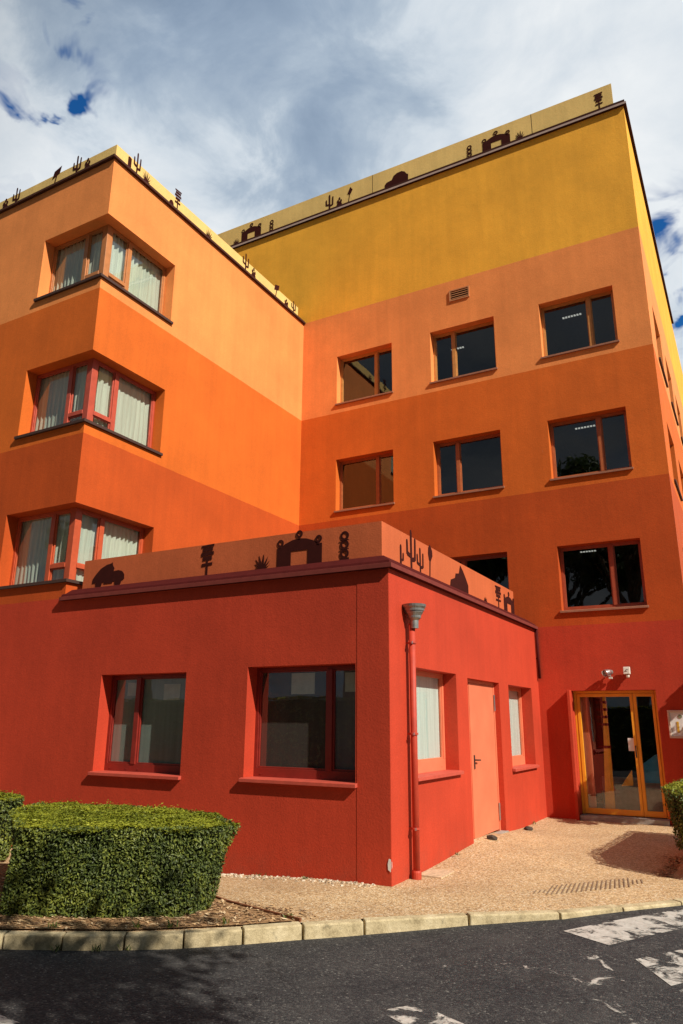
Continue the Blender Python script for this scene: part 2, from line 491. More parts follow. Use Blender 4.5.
class MB:
    def __init__(s):
        s.v, s.f, s.m, s.mats = [], [], [], []
    def mi(s, mat):
        if mat not in s.mats: s.mats.append(mat)
        return s.mats.index(mat)
    def face(s, pts, mat):
        k = len(s.v)
        s.v += [tuple(p) for p in pts]
        s.f.append(tuple(range(k, k + len(pts))))
        s.m.append(s.mi(mat))
    def hexa(s, c, mat):
        """c: 8 corners, bottom 4 then top 4"""
        k = len(s.v)
        s.v += [tuple(p) for p in c]
        for q in ((3, 2, 1, 0), (4, 5, 6, 7), (0, 1, 5, 4), (1, 2, 6, 5), (2, 3, 7, 6), (3, 0, 4, 7)):
            s.f.append(tuple(k + i for i in q))
            s.m.append(s.mi(mat))
    def box(s, a, b, mat, T=None):
        (x0, y0, z0), (x1, y1, z1) = a, b
        c = [(x0, y0, z0), (x1, y0, z0), (x1, y1, z0), (x0, y1, z0), (x0, y0, z1), (x1, y0, z1), (x1, y1, z1), (x0, y1, z1)]
        if T: c = [T(*p) for p in c]
        s.hexa(c, mat)
    def prism(s, poly, n0, n1, mat, T):
        """poly in (u,z); extruded between n0 and n1"""
        k = len(s.v)
        N = len(poly)
        s.v += [tuple(T(u, n0, z)) for u, z in poly] + [tuple(T(u, n1, z)) for u, z in poly]
        mi = s.mi(mat)
        s.f.append(tuple(k + i for i in range(N))); s.m.append(mi)
        s.f.append(tuple(k + N + i for i in reversed(range(N)))); s.m.append(mi)
        for i in range(N):
            j = (i + 1) % N
            s.f.append((k + i, k + N + i, k + N + j, k + j)); s.m.append(mi)
    def lathe(s, prof, c, mat, axis='z', seg=20, T=None):
        k = len(s.v)
        mi = s.mi(mat)
        for r, h in prof:
            for i in range(seg):
                a = 2 * math.pi * i / seg
                p = (c[0] + r * math.cos(a), c[1] + r * math.sin(a), c[2] + h) if axis == 'z' else (c[0] + r * math.cos(a), c[1] + h, c[2] + r * math.sin(a))
                s.v.append(tuple(T(*p)) if T else p)
        for a in range(len(prof) - 1):
            for i in range(seg):
                j = (i + 1) % seg
                s.f.append((k + a * seg + i, k + a * seg + j, k + (a + 1) * seg + j, k + (a + 1) * seg + i)); s.m.append(mi)
        s.f.append(tuple(k + i for i in reversed(range(seg)))); s.m.append(mi)
        e = k + (len(prof) - 1) * seg
        s.f.append(tuple(e + i for i in range(seg))); s.m.append(mi)
    def tube(s, pts, radii, mat, seg=10):
        k = len(s.v)
        mi = s.mi(mat)
        pts = [Vector(p) for p in pts]
        if not hasattr(radii, '__len__'): radii = [radii] * len(pts)
        for i, p in enumerate(pts):
            d = (pts[min(i + 1, len(pts) - 1)] - pts[max(i - 1, 0)]).normalized()
            a = d.orthogonal().normalized()
            if abs(d.z) < 0.9: a = d.cross(Vector((0, 0, 1))).normalized()
            b = d.cross(a)
            for j in range(seg):
                t = 2 * math.pi * j / seg
                s.v.append(tuple(p + (a * math.cos(t) + b * math.sin(t)) * radii[i]))
        for i in range(len(pts) - 1):
            for j in range(seg):
                q = (j + 1) % seg
                s.f.append((k + i * seg + j, k + i * seg + q, k + (i + 1) * seg + q, k + (i + 1) * seg + j)); s.m.append(mi)
        s.f.append(tuple(k + j for j in reversed(range(seg)))); s.m.append(mi)
        e = k + (len(pts) - 1) * seg
        s.f.append(tuple(e + j for j in range(seg))); s.m.append(mi)
    def build(s, name, parent=None, loc=None, smooth=False, bevel=0.0, recalc=True):
        base = ROOT[parent] if parent is not None else Vector(loc or (0, 0, 0))
        me = bpy.data.meshes.new(name)
        me.from_pydata([tuple(Vector(p) - base) for p in s.v], [], s.f)
        for mt in s.mats: me.materials.append(mt)
        me.polygons.foreach_set('material_index', s.m)
        if recalc:
            bm = bmesh.new(); bm.from_mesh(me)
            bmesh.ops.recalc_face_normals(bm, faces=bm.faces)
            bm.to_mesh(me); bm.free()
        if smooth:
            me.polygons.foreach_set('use_smooth', [True] * len(me.polygons))
        o = bpy.data.objects.new(name, me)
        COL.objects.link(o)
        if parent is not None: o.parent = parent
        else: o.location = base
        ROOT[o] = base
        if bevel:
            md = o.modifiers.new('bevel', 'BEVEL')
            md.width = bevel; md.segments = 2; md.limit_method = 'ANGLE'
        return o


def tag(o, label=None, cat=None, group=None, kind=None):
    for k, v in (('label', label), ('category', cat), ('group', group), ('kind', kind)):
        if v: o[k] = v
    return o


def thing(name, loc, label, cat, group=None):
    o = bpy.data.objects.new(name, None)
    COL.objects.link(o)
    o.location = loc
    o.empty_display_size = 0.2
    ROOT[o] = Vector(loc)
    return tag(o, label, cat, group)


def frame_T(O, U, N):
    """local (u, n outwards, z) -> world"""
    def T(u, n, z):
        return (O[0] + U[0] * u + N[0] * n, O[1] + U[1] * u + N[1] * n, z)
    return T


# ------------------------------------------------------------------ building dimensions (metres)
Y1, Y2 = 8.069, 15.057            # front plane of annex and left wing / front plane of right wing
XL, XA, XR = -9.590, -3.808, -0.951
ZA, ZL, ZR = 3.62, 12.273, 15.57
XW, YB = -19.0, 40.0
FX = (1, 0); FN = (0, -1)          # facades facing the camera: u = x
SX = (0, 1); SN = (1, 0)           # side facades facing right: u = y
T_F1 = frame_T((0, Y1), FX, FN)
T_F2 = frame_T((0, Y2), FX, FN)
T_SA = frame_T((XA, 0), SX, SN)
T_SL = frame_T((XL, 0), SX, SN)
T_SR = frame_T((XR, 0), SX, SN)


def facade(mb, T, u0, u1, z0, z1, ops, mat=None):
    mat = mat or M_WALL
    us = sorted({u0, u1, *[o[0] for o in ops], *[o[1] for o in ops]})
    zs = sorted({z0, z1, *[o[2] for o in ops], *[o[3] for o in ops]})
    us = [u for u in us if u0 <= u <= u1]
    for a, b in zip(us[:-1], us[1:]):
        for c, d in zip(zs[:-1], zs[1:]):
            mu, mz = (a + b) / 2, (c + d) / 2
            if any(o[0] < mu < o[1] and o[2] < mz < o[3] for o in ops): continue
            mb.face([T(a, 0, c), T(b, 0, c), T(b, 0, d), T(a, 0, d)], mat)
    for o in ops:
        a, b, c, d, dep = o[:5]
        opt = o[5] if len(o) > 5 else {}
        sa, sb = opt.get('soff', (a, b))
        if not opt.get('nojl'): mb.face([T(a, 0, c), T(a, -dep, c), T(a, -dep, d), T(a, 0, d)], mat)
        if not opt.get('nojr'): mb.face([T(b, 0, c), T(b, 0, d), T(b, -dep, d), T(b, -dep, c)], mat)
        mb.face([T(sa, 0, d), T(sa, -dep, d), T(sb, -dep, d), T(sb, 0, d)], mat)
        mb.face([T(sa, 0, c), T(sb, 0, c), T(sb, -dep, c), T(sa, -dep, c)], mat)


bld = thing('apartment_building', (-6.5, 10.0, 0), 'stepped stucco apartment building banded red, orange and yellow with flat roofs and cactus parapets', 'building')

D_F, D_A, D_R, D_L = 0.22, 0.20, 0.20, 0.24
W_ANNEX = [(-8.590, -6.945, 1.03, 2.41), (-5.893, -4.268, 1.05, 2.45)]
W_SIDE = [(8.775, 10.340, 1.10, 2.44), (12.955, 14.485, 1.00, 2.41)]
DOOR_S = (10.83, 12.41, 0.06, 2.41)
R_U = [(-8.53, -6.945), (-5.905, -4.29), (-3.235, -1.617)]
R_Z = {1: (3.945, 5.295), 2: (6.760, 8.115), 3: (9.640, 11.000)}
DOOR_E = (-3.17, -1.635, 0.05, 2.375)
L_FU = (-11.34, XL)
L_SU = (Y1, 9.95)
L_Z = {1: (3.945, 5.272), 2: (6.755, 8.125), 3: (9.640, 11.000)}

# --- walls
mb = MB()
ops = [(u0, u1, z0, z1, D_F) for u0, u1, z0, z1 in W_ANNEX]
facade(mb, T_F1, XL, XA, -0.6, ZA, ops)
ops = [(u0, u1, z0, z1, D_A) for u0, u1, z0, z1 in W_SIDE] + [DOOR_S + (0.10,)]
facade(mb, T_SA, Y1, Y2, -0.6, ZA, ops)
annex_wall = mb.build('wall', bld, recalc=False)
tag(annex_wall, 'red stucco wall of the single storey front block')
mb = MB()
mb.box((-4.245, 0.0, -0.6), (XA - 0.004, 0.004, ZA - 0.03), M_WALL, T_F1)
mb.build('corner_pilaster', bld)

mb = MB()
ops = []
for k in (1, 2, 3):
    z0, z1 = L_Z[k]
    ops.append((L_FU[0], XL, z0, z1, D_L, {'nojr': True, 'soff': (L_FU[0], XL)}))
facade(mb, T_F1, XW, XL, -0.6, ZL, ops)
ops = []
for k in (1, 2, 3):
    z0, z1 = L_Z[k]
    ops.append((Y1, L_SU[1], z0, z1, D_L, {'nojl': True, 'soff': (Y1 + D_L, L_SU[1])}))
facade(mb, T_SL, Y1, Y2, 3.58, ZL, ops)
tag(mb.build('wall', bld, recalc=False), 'orange banded wall of the left wing with corner windows')

mb = MB()
ops = [(u0, u1, R_Z[k][0], R_Z[k][1], D_R) for k in (1, 2, 3) for u0, u1 in R_U] + [DOOR_E + (0.16,)]
facade(mb, T_F2, XW, XR, -0.6, ZR, ops)
SR_U = [(16.3 + 2.67 * k, 17.9 + 2.67 * k) for k in range(6)]
ops = [(u0, u1, R_Z[k][0], R_Z[k][1], D_R) for k in (1, 2, 3) for u0, u1 in SR_U]
facade(mb, T_SR, Y2, YB, -0.6, ZR, ops)
mb.face([(XR, YB, -.6), (XW, YB, -.6), (XW, YB, ZR), (XR, YB, ZR)], M_WALL)
mb.face([(XW, YB, -.6), (XW, Y1, -.6), (XW, Y1, ZR), (XW, YB, ZR)], M_WALL)
tag(mb.build('wall', bld, recalc=False), 'yellow topped wall of the tall right wing')

# --- roofs and floors (dark rooms behind the glass)
M_ROOF = plain('roof_felt', (0.12, 0.11, 0.10), 0.95)
mb = MB()
mb.box((XL - 0.3, Y1 + .12, 3.50), (XA - 0.12, Y2 - .002, 3.58), M_ROOF)
mb.box((XW, Y1 + .12, 12.15), (XL - 0.12, Y2 - .002, 12.24), M_ROOF)
mb.box((XW + .1, Y2 + .12, 15.46), (XR - 0.12, YB - .1, 15.55), M_ROOF)
mb.build('roof', bld)
mb = MB()
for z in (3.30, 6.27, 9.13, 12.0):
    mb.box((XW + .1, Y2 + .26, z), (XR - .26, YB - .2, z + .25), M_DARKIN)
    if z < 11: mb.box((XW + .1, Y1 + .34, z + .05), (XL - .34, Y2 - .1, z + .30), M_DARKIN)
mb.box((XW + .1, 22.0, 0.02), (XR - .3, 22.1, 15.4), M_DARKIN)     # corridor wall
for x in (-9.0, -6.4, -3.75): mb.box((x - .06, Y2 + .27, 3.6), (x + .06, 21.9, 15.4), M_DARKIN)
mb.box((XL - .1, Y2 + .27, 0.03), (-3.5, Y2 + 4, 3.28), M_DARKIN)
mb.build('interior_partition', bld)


# --- windows
def window(T, u0, u1, z0, z1, d, mull, mf, ms, label=None, backing=None, papers=(), sill_out=0.045, bot=0.085, top=0.045, side=0.05):
    mb = MB()
    n0, n1 = -d - 0.065, -d + 0.0
    mw = 0.085
    um = u0 + (u1 - u0) * mull if mull else None
    mb.box((u0, n0, z0), (u1, n1, z0 + bot), mf, T)
    mb.box((u0, n0, z1 - top), (u1, n1, z1), mf, T)
    mb.box((u0, n0, z0 + bot), (u0 + side, n1, z1 - top), mf, T)
    mb.box((u1 - side, n0, z0 + bot), (u1, n1, z1 - top), mf, T)
    cells = [(u0 + side, u1 - side)]
    if mull:
        mb.box((um - mw / 2, n0, z0 + bot), (um + mw / 2, n1 + 0.012, z1 - top), mf, T)
        cells = [(u0 + side, um - mw / 2), (um + mw / 2, u1 - side)]
    for a, b in cells:                                   # sash rebates
        for q in (((a, n0 + .02, z0 + bot), (a + .022, n1 - .014, z1 - top)), ((b - .022, n0 + .02, z0 + bot), (b, n1 - .014, z1 - top)),
                  ((a + .022, n0 + .02, z0 + bot), (b - .022, n1 - .014, z0 + bot + .022)), ((a + .022, n0 + .02, z1 - top - .022), (b - .022, n1 - .014, z1 - top))):
            mb.box(q[0], q[1], mf, T)
        for uq in (a + 0.05, b - 0.1):                       # drainage caps
            mb.box((uq, n1 + .001, z0 + bot * .35), (uq + .028, n1 + .007, z0 + bot * .35 + .014), mf, T)
    w = mb.build('window', bld, bevel=0.004)
    if label: w['label'] = label
    for i, (a, b) in enumerate(cells):
        g = MB()
        g.box((a + .015, n0 + .028, z0 + bot + .012), (b - .015, n0 + .034, z1 - top - .012), M_GLASS, T)
        g.build('pane', w)
        if backing and backing[i]:
            g = MB()
            g.box((a + .016, n0 + .006, z0 + bot + .013), (b - .016, n0 + .010, z1 - top - .013), backing[i], T)
            g.build('blind', w)
    for pu0, pu1, pz0, pz1 in papers:
        g = MB()
        g.box((pu0, n0 + .012, pz0), (pu1, n0 + .015, pz1), M_PAPER, T)
        g.build('paper_sheet', w)
    g = MB()
    g.box((u0 + .003, -d + .001, z0 + .002), (u1 - .003, 0.004, z0 + .012), ms, T)
    c = [(u0 - .03, .004, z0 - .034), (u1 + .03, .004, z0 - .034), (u1 + .03, sill_out, z0 - .040), (u0 - .03, sill_out, z0 - .040),
         (u0 - .03, .004, z0 + .012), (u1 + .03, .004, z0 + .012), (u1 + .03, sill_out, z0 + .002), (u0 - .03, sill_out, z0 + .002)]
    g.hexa([T(*p) for p in c], ms)
    g.build('sill', w, bevel=0.003)
    return w


window(T_F1, *W_ANNEX[0], D_F, 0.34, M_FR[0], M_SILL_RED, 'dark red window with grey film and two pale paper sheets', (M_FILM, M_FILM),
       [(-8.30, -7.98, 2.11, 2.30), (-7.58, -7.27, 2.04, 2.27)], sill_out=0.06, bot=0.12)
window(T_F1, *W_ANNEX[1], D_F, 0.70, M_FR[0], M_SILL_RED, 'dark red window with a dark pane and white papers at its top', (M_PANE_DARK, M_FILM_VIOLET),
       [(-5.37, -5.01, 2.10, 2.37), (-4.56, -4.33, 2.12, 2.36)], sill_out=0.06, bot=0.12)
for w in W_SIDE:
    window(T_SA, *w, D_A, None, M_SALMON, M_SILL_RED, None, (M_BLIND,), sill_out=0.06, bot=0.16, side=0.06)
mulls = {(3, 0): .665, (3, 1): .33, (3, 2): .655, (2, 0): .68, (2, 1): .33, (2, 2): .64, (1, 0): .66, (1, 1): .35, (1, 2): .635}
for k in (3, 2, 1):
    for i, (u0, u1) in enumerate(R_U):
        window(T_F2, u0, u1, *R_Z[k], D_R, mulls[(k, i)], M_FR[k], M_SILL)
    for i, (u0, u1) in enumerate(SR_U):
        window(T_SR, u0, u1, *R_Z[k], D_R, .5, M_FR[k], M_SILL_DARK)


def curtain(T, u0, u1, n, z0, z1, amp=0.035, waves=9.0, seed=0):
    mb = MB()
    r = random.Random(seed)
    nu, nz = int((u1 - u0) * 70), 6
    ph = [r.uniform(0, 6.28) for _ in range(4)]
    pts = []
    for j in range(nz + 1):
        v = j / nz
        for i in range(nu + 1):
            t = i / nu
            u = u0 + (u1 - u0) * t
            a = amp * (0.6 + 0.4 * math.sin(3.1 * u + ph[3]))
            off = a * (math.sin(waves * 6.28 * u + ph[0] + 0.5 * math.sin(5 * u + ph[1])) + 0.35 * math.sin(waves * 2.3 * 6.28 * u + ph[2] + v * 1.2))
            pts.append(T(u + 0.012 * math.sin(6 * v + 9 * u), n + off * (0.8 + 0.3 * (1 - v)), z0 + (z1 - z0) * v))
    k = len(mb.v)
    mb.v += pts
    for j in range(nz):
        for i in range(nu):
            a = k + j * (nu + 1) + i
            mb.f.append((a, a + 1, a + nu + 2, a + nu + 1)); mb.m.append(mb.mi(M_CURT))
    return mb


def corner_window(k, label):
    z0, z1 = L_Z[k]
    d = D_L
    mf = M_FRL[k]
    ms = M_SILL_DARK
    bot, top, side, mw = 0.055, 0.05, 0.055, 0.10
    xc, yc = XL - d, Y1 + d           # inner corner
    f = MB()
    panes = []
    for T, a, b, flip in ((T_F1, L_FU[0], xc, False), (T_SL, yc, L_SU[1], True)):
        n0, n1 = -d - .065, -d
        pa, pb = (a, b - .13) if not flip else (a + .13, b)
        f.box((pa, n0, z0), (pb, n1, z0 + bot), mf, T)
        f.box((pa, n0, z1 - top), (pb, n1, z1), mf, T)
        if not flip:
            f.box((a, n0, z0 + bot), (a + side, n1, z1 - top), mf, T)
            um = b - .13 - (b - .13 - a) * .30
            wide, nar = (a + side, um - mw / 2), (um + mw / 2, b - .13)
        else:
            f.box((b - side, n0, z0 + bot), (b, n1, z1 - top), mf, T)
            um = a + .13 + (b - a - .13) * .31
            nar, wide = (a + .13, um - mw / 2), (um + mw / 2, b - side)
        f.box((um - mw / 2, n0, z0 + bot), (um + mw / 2, n1 + .012, z1 - top), mf, T)
        zt = z0 + bot + .24
        f.box((nar[0], n0, zt), (nar[1], n1 + .01, zt + .075), mf, T)
        for a2, b2, za, zb in ((*wide, z0 + bot, z1 - top), (*nar, zt + .075, z1 - top), (*nar, z0 + bot, zt)):
            for q in (((a2, n0 + .02, za), (a2 + .025, n1 - .014, zb)), ((b2 - .025, n0 + .02, za), (b2, n1 - .014, zb)),
                      ((a2 + .025, n0 + .02, za), (b2 - .025, n1 - .014, za + .02)), ((a2 + .025, n0 + .02, zb - .02), (b2 - .025, n1 - .014, zb))):
                f.box(q[0], q[1], mf, T)
            panes.append((T, a2 + .018, b2 - .018, za + .012, zb - .012, n0 + .028))
    f.box((xc - .13, yc - .0, z0), (xc + .0, yc + .13, z1), mf)           # corner post
    w = f.build('window', bld, bevel=0.004)
    w['label'] = label
    for T, a, b, za, zb, n in panes:
        g = MB(); g.box((a, n, za), (b, n + .006, zb), M_GLASS, T); g.build('pane', w)
    curtain(T_F1, L_FU[0] - .5, xc - .22, -d - .105, z0 + .02, z1 - .03, seed=k).build('curtain', w, smooth=True, recalc=False)
    curtain(T_SL, yc + .22, L_SU[1] + .5, -d - .105, z0 + .02, z1 - .03, seed=k + 10).build('curtain', w, smooth=True, recalc=False)
    g = MB()
    o = .05
    x0, y1 = L_FU[0], L_SU[1]
    g.box((x0 + .003, Y1 + .0, z0 + .002), (XL, Y1 + d, z0 + .014), ms)
    g.box((XL - d, Y1 + d, z0 + .002), (XL, y1 - .003, z0 + .014), ms)
    g.box((x0 - .03, Y1 - o, z0 - .035), (XL + o, Y1 - .002, z0 + .014), ms)
    g.box((XL + .002, Y1 - .002, z0 - .035), (XL + o, y1 + .03, z0 + .014), ms)
    g.build('sill', w)
    r = MB()                                                            # back of the curtained room
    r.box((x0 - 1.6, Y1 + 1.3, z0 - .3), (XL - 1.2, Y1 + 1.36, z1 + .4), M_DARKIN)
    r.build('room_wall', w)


corner_window(3, 'top corner window with tan frame and white curtains')
corner_window(2, 'middle corner window with rose red frame and white curtains')
corner_window(1, 'lowest corner window with red frame and white curtains')

# --- plain salmon door on the side of the annex
u0, u1, z0, z1 = DOOR_S
d = 0.10
mb = MB()
mb.box((u0, -d - .05, z0), (u0 + .05, -d + .012, z1), M_SALMON, T_SA)
mb.box((u1 - .05, -d - .05, z0), (u1, -d + .012, z1), M_SALMON, T_SA)
mb.box((u0 + .05, -d - .05, z1 - .05), (u1 - .05, -d + .012, z1), M_SALMON, T_SA)
mb.box((u0 + .054, -d - .045, z0 + .05), (u0 + .33, -d - .004, z1 - .054), M_SALMON, T_SA)
mb.box((u0 + .338, -d - .045, z0 + .05), (u1 - .054, -d + .004, z1 - .054), M_SALMON, T_SA)
mb.box((u0 + .315, -d - .004, z0 + .06), (u0 + .345, -d + .009, z1 - .06), M_SALMON, T_SA)
sd = mb.build('door', bld, bevel=0.004)
sd['label'] = 'flat salmon metal door with a narrow fixed leaf'
mb = MB()
mb.box((u0 + .42, -d + .005, 1.08), (u0 + .455, -d + .015, 1.28), M_BLACK, T_SA)
mb.tube([T_SA(u0 + .437, -d + .012, 1.21), T_SA(u0 + .437, -d + .06, 1.21), T_SA(u0 + .56, -d + .062, 1.205)], .011, M_BLACK, 8)
mb.build('handle', sd)
for zc in (0.38, 2.08):
    mb = MB()
    mb.tube([T_SA(u1 - .055, -d + .024, zc - .13), T_SA(u1 - .055, -d + .024, zc + .13)], .013, M_STEEL, 8)
    mb.build('hinge', sd)
mb = MB()
mb.box((u0 - .03, -.09, z0 - .1), (u1 + .03, .03, z0 + .03), M_STEP, T_SA)
mb.build('threshold', sd)

# --- glazed orange entrance door with red surround
u0, u1, z0, z1 = DOOR_E
d = 0.16
mb = MB()
fw = 0.075
um0, um1 = -2.125, -2.02
mb.box((u0, -d - .06, z0 + .07), (u0 + .05, -d, z1), M_ORANGE, T_F2)
mb.box((u1 - .05, -d - .06, z0 + .07), (u1, -d, z1), M_ORANGE, T_F2)
mb.box((u0 + .05, -d - .06, z1 - .05), (u1 - .05, -d, z1), M_ORANGE, T_F2)
leafs = []
for a, b in ((u0 + .055, (um0 + um1) / 2 - .003), ((um0 + um1) / 2 + .003, u1 - .055)):
    zb, zt = z0 + .08, z1 - .055
    ri = .055 if b < -2 else .05
    mb.box((a, -d - .055, zb), (a + .06, -d + .008, zt), M_ORANGE, T_F2)
    mb.box((b - ri, -d - .055, zb), (b, -d + .008, zt), M_ORANGE, T_F2)
    mb.box((a + .06, -d - .055, zb), (b - ri, -d + .008, zb + .10), M_ORANGE, T_F2)
    mb.box((a + .06, -d - .055, zt - .06), (b - ri, -d + .008, zt), M_ORANGE, T_F2)
    leafs.append((a + .06, b - ri, zb + .10, zt - .06))
ed = mb.build('door', bld, bevel=0.005)
ed['label'] = 'glazed double entrance door in an orange frame'
for a, b, za, zb in leafs:
    g = MB(); g.box((a - .01, -d - .03, za - .01), (b + .01, -d - .022, zb + .01), M_GLASS, T_F2); g.build('pane', ed)
g = MB(); g.box((-2.235, -d - .015, 1.27), (-2.105, -d - .010, 1.50), M_SIGNW, T_F2); g.build('notice', ed)
g = MB()
g.tube([T_F2(-2.10, -d + .01, 1.16), T_F2(-2.10, -d + .05, 1.16), T_F2(-2.10, -d + .05, 1.36), T_F2(-2.10, -d + .01, 1.36)], .011, M_BLACK, 8)
g.build('handle', ed)
g = MB(); g.box((u0 - .0, -d - .3, -0.05), (u1 + .0, 0.10, z0 + .066), M_STEP, T_F2); g.build('step', ed, bevel=0.01)
g = MB()
g.box((u0 - .065, -.0, -.05), (u0 - .004, .15, z1 + .01), M_WALL, T_F2)
g.build('surround', ed, bevel=0.008)


# --- copings and parapets
def sweep(path, prof, mats):
    """prof: (n outwards, z); mats per profile segment"""
    mb = MB()
    P = [Vector(p) for p in path]
    dirs = [(P[i + 1] - P[i]).normalized() for i in range(len(P) - 1)]
    nor = [Vector((q.y, -q.x)) for q in dirs]
    rings = []
    for i, p in enumerate(P):
        a = nor[max(i - 1, 0)]; b = nor[min(i, len(nor) - 1)]
        m = (a + b) / (1 + a.dot(b))
        rings.append([(p.x + m.x * n, p.y + m.y * n, z) for n, z in prof])
    for i in range(len(P) - 1):
        for j in range(len(prof)):
            q = (j + 1) % len(prof)
            mb.face([rings[i][j], rings[i + 1][j], rings[i + 1][q], rings[i][q]], mats[j])
    mb.face(list(reversed(rings[0])), mats[0]); mb.face(rings[-1], mats[0])
    return mb


LAST = -0.20
sweep([(-9.64, Y1), (XA, Y1), (XA, Y2 - .003)], [(LAST, 3.60), (.07, 3.60), (.07, 3.655), (.035, 3.665), (.02, 3.70), (-.13, 3.80), (LAST, 3.80)],
      [M_COPE_RED, M_LIP_RED, M_LIP_RED, M_COPE_RED, M_COPE_RED, M_COPE_RED, M_COPE_RED]).build('coping', bld)
sweep([(XW, Y1), (XL, Y1), (XL, Y2 - .003)], [(LAST, 12.25), (.06, 12.25), (.06, 12.30), (.035, 12.315), (-.12, 12.50), (LAST, 12.50)],
      [M_LIP_BROWN, M_LIP_BROWN, M_LIP_PALE, M_COPE_BROWN, M_COPE_BROWN, M_COPE_BROWN]).build('coping', bld)
sweep([(XW, Y2), (XR, Y2), (XR, 26.0)], [(LAST, 15.55), (.07, 15.55), (.07, 15.605), (.04, 15.615), (.035, 15.70), (-.13, 15.84), (LAST, 15.84)],
      [M_COPE_BROWN, M_LIP_PALE, M_LIP_PALE, M_COPE_BROWN, M_COPE_BROWN, M_COPE_BROWN, M_COPE_BROWN]).build('coping', bld)
ST = .17


def parapet(path, z0, z1, mat):
    return sweep(path, [(0, z0), (0, z1), (-.03, z1), (-.03, z0)], [mat] * 4).build('parapet', bld)


parapet([(-9.40, Y1 + ST), (XA - ST, Y1 + ST), (XA - ST, 14.22)], 3.78, 4.27, M_PANEL_O)
parapet([(XW, Y1 + ST), (XL - ST, Y1 + ST), (XL - ST, Y2 - .05)], 12.48, 12.80, M_PANEL_Y)
parapet([(XW, Y2 + ST), (-1.17, Y2 + ST)], 15.82, 16.48, M_PANEL_Y)
mb = MB()                                                            # panel joints
for x in (-7.55, -3.1): mb.box((x, ST - .17 - .172, 15.86), (x + .012, ST - .17 - .168, 16.475), M_COPE_BROWN, T_F2)
mb.build('panel_joint', bld)
mb = MB()
mb.box((0, -.006, 0), (0.018, .0035, 0.055), M_PALE_CHIP, frame_T((XA - .008, Y1), FX, FN))
mb = MB()
T = T_F1
mb.prism([(-3.845, .17), (-3.812, .15), (-3.811, .28), (-3.835, .285), (-3.85, .23)], 0.011, 0.0125, M_PALE_CHIP, T)
mb.prism([(8.069, .18), (8.078, .20), (8.076, .25), (8.069, .26)], 0.0015, 0.003, M_PALE_CHIP, T_SA)
mb.build('plaster_chip', bld)


# ------------------------------------------------------------------ metal silhouettes on the parapets
def circ(cx, cz, r, n=18, sx=1.0, a0=0.0, a1=2 * math.pi):
    return [(cx + sx * r * math.cos(a0 + (a1 - a0) * i / n), cz + r * math.sin(a0 + (a1 - a0) * i / n)) for i in range(n)]


def limb(x0, z0, x1, z1, w0, w1):
    d = Vector((x1 - x0, z1 - z0)); L = max(d.length, 1e-6)
    nx, nz = -d.y / L, d.x / L
    pts = [(x0 + nx * w0, z0 + nz * w0), (x0 - nx * w0, z0 - nz * w0), (x1 - nx * w1, z1 - nz * w1)]
    a = math.atan2(-nz, -nx)
    for i in range(1, 6): pts.append((x1 + w1 * math.cos(a + math.pi * i / 6), z1 + w1 * math.sin(a + math.pi * i / 6)))
    pts.append((x1 + nx * w1, z1 + nz * w1))
    return pts


def annulus(cx, cz, r, ri, sx=1.0):
    out = []
    n = 16
    for i in range(n):
        a, b = 2 * math.pi * i / n, 2 * math.pi * (i + 1) / n
        out.append([(cx + sx * r * math.cos(a), cz + r * math.sin(a)), (cx + sx * r * math.cos(b), cz + r * math.sin(b)),
                    (cx + sx * ri * math.cos(b), cz + ri * math.sin(b)), (cx + sx * ri * math.cos(a), cz + ri * math.sin(a))])
    return out


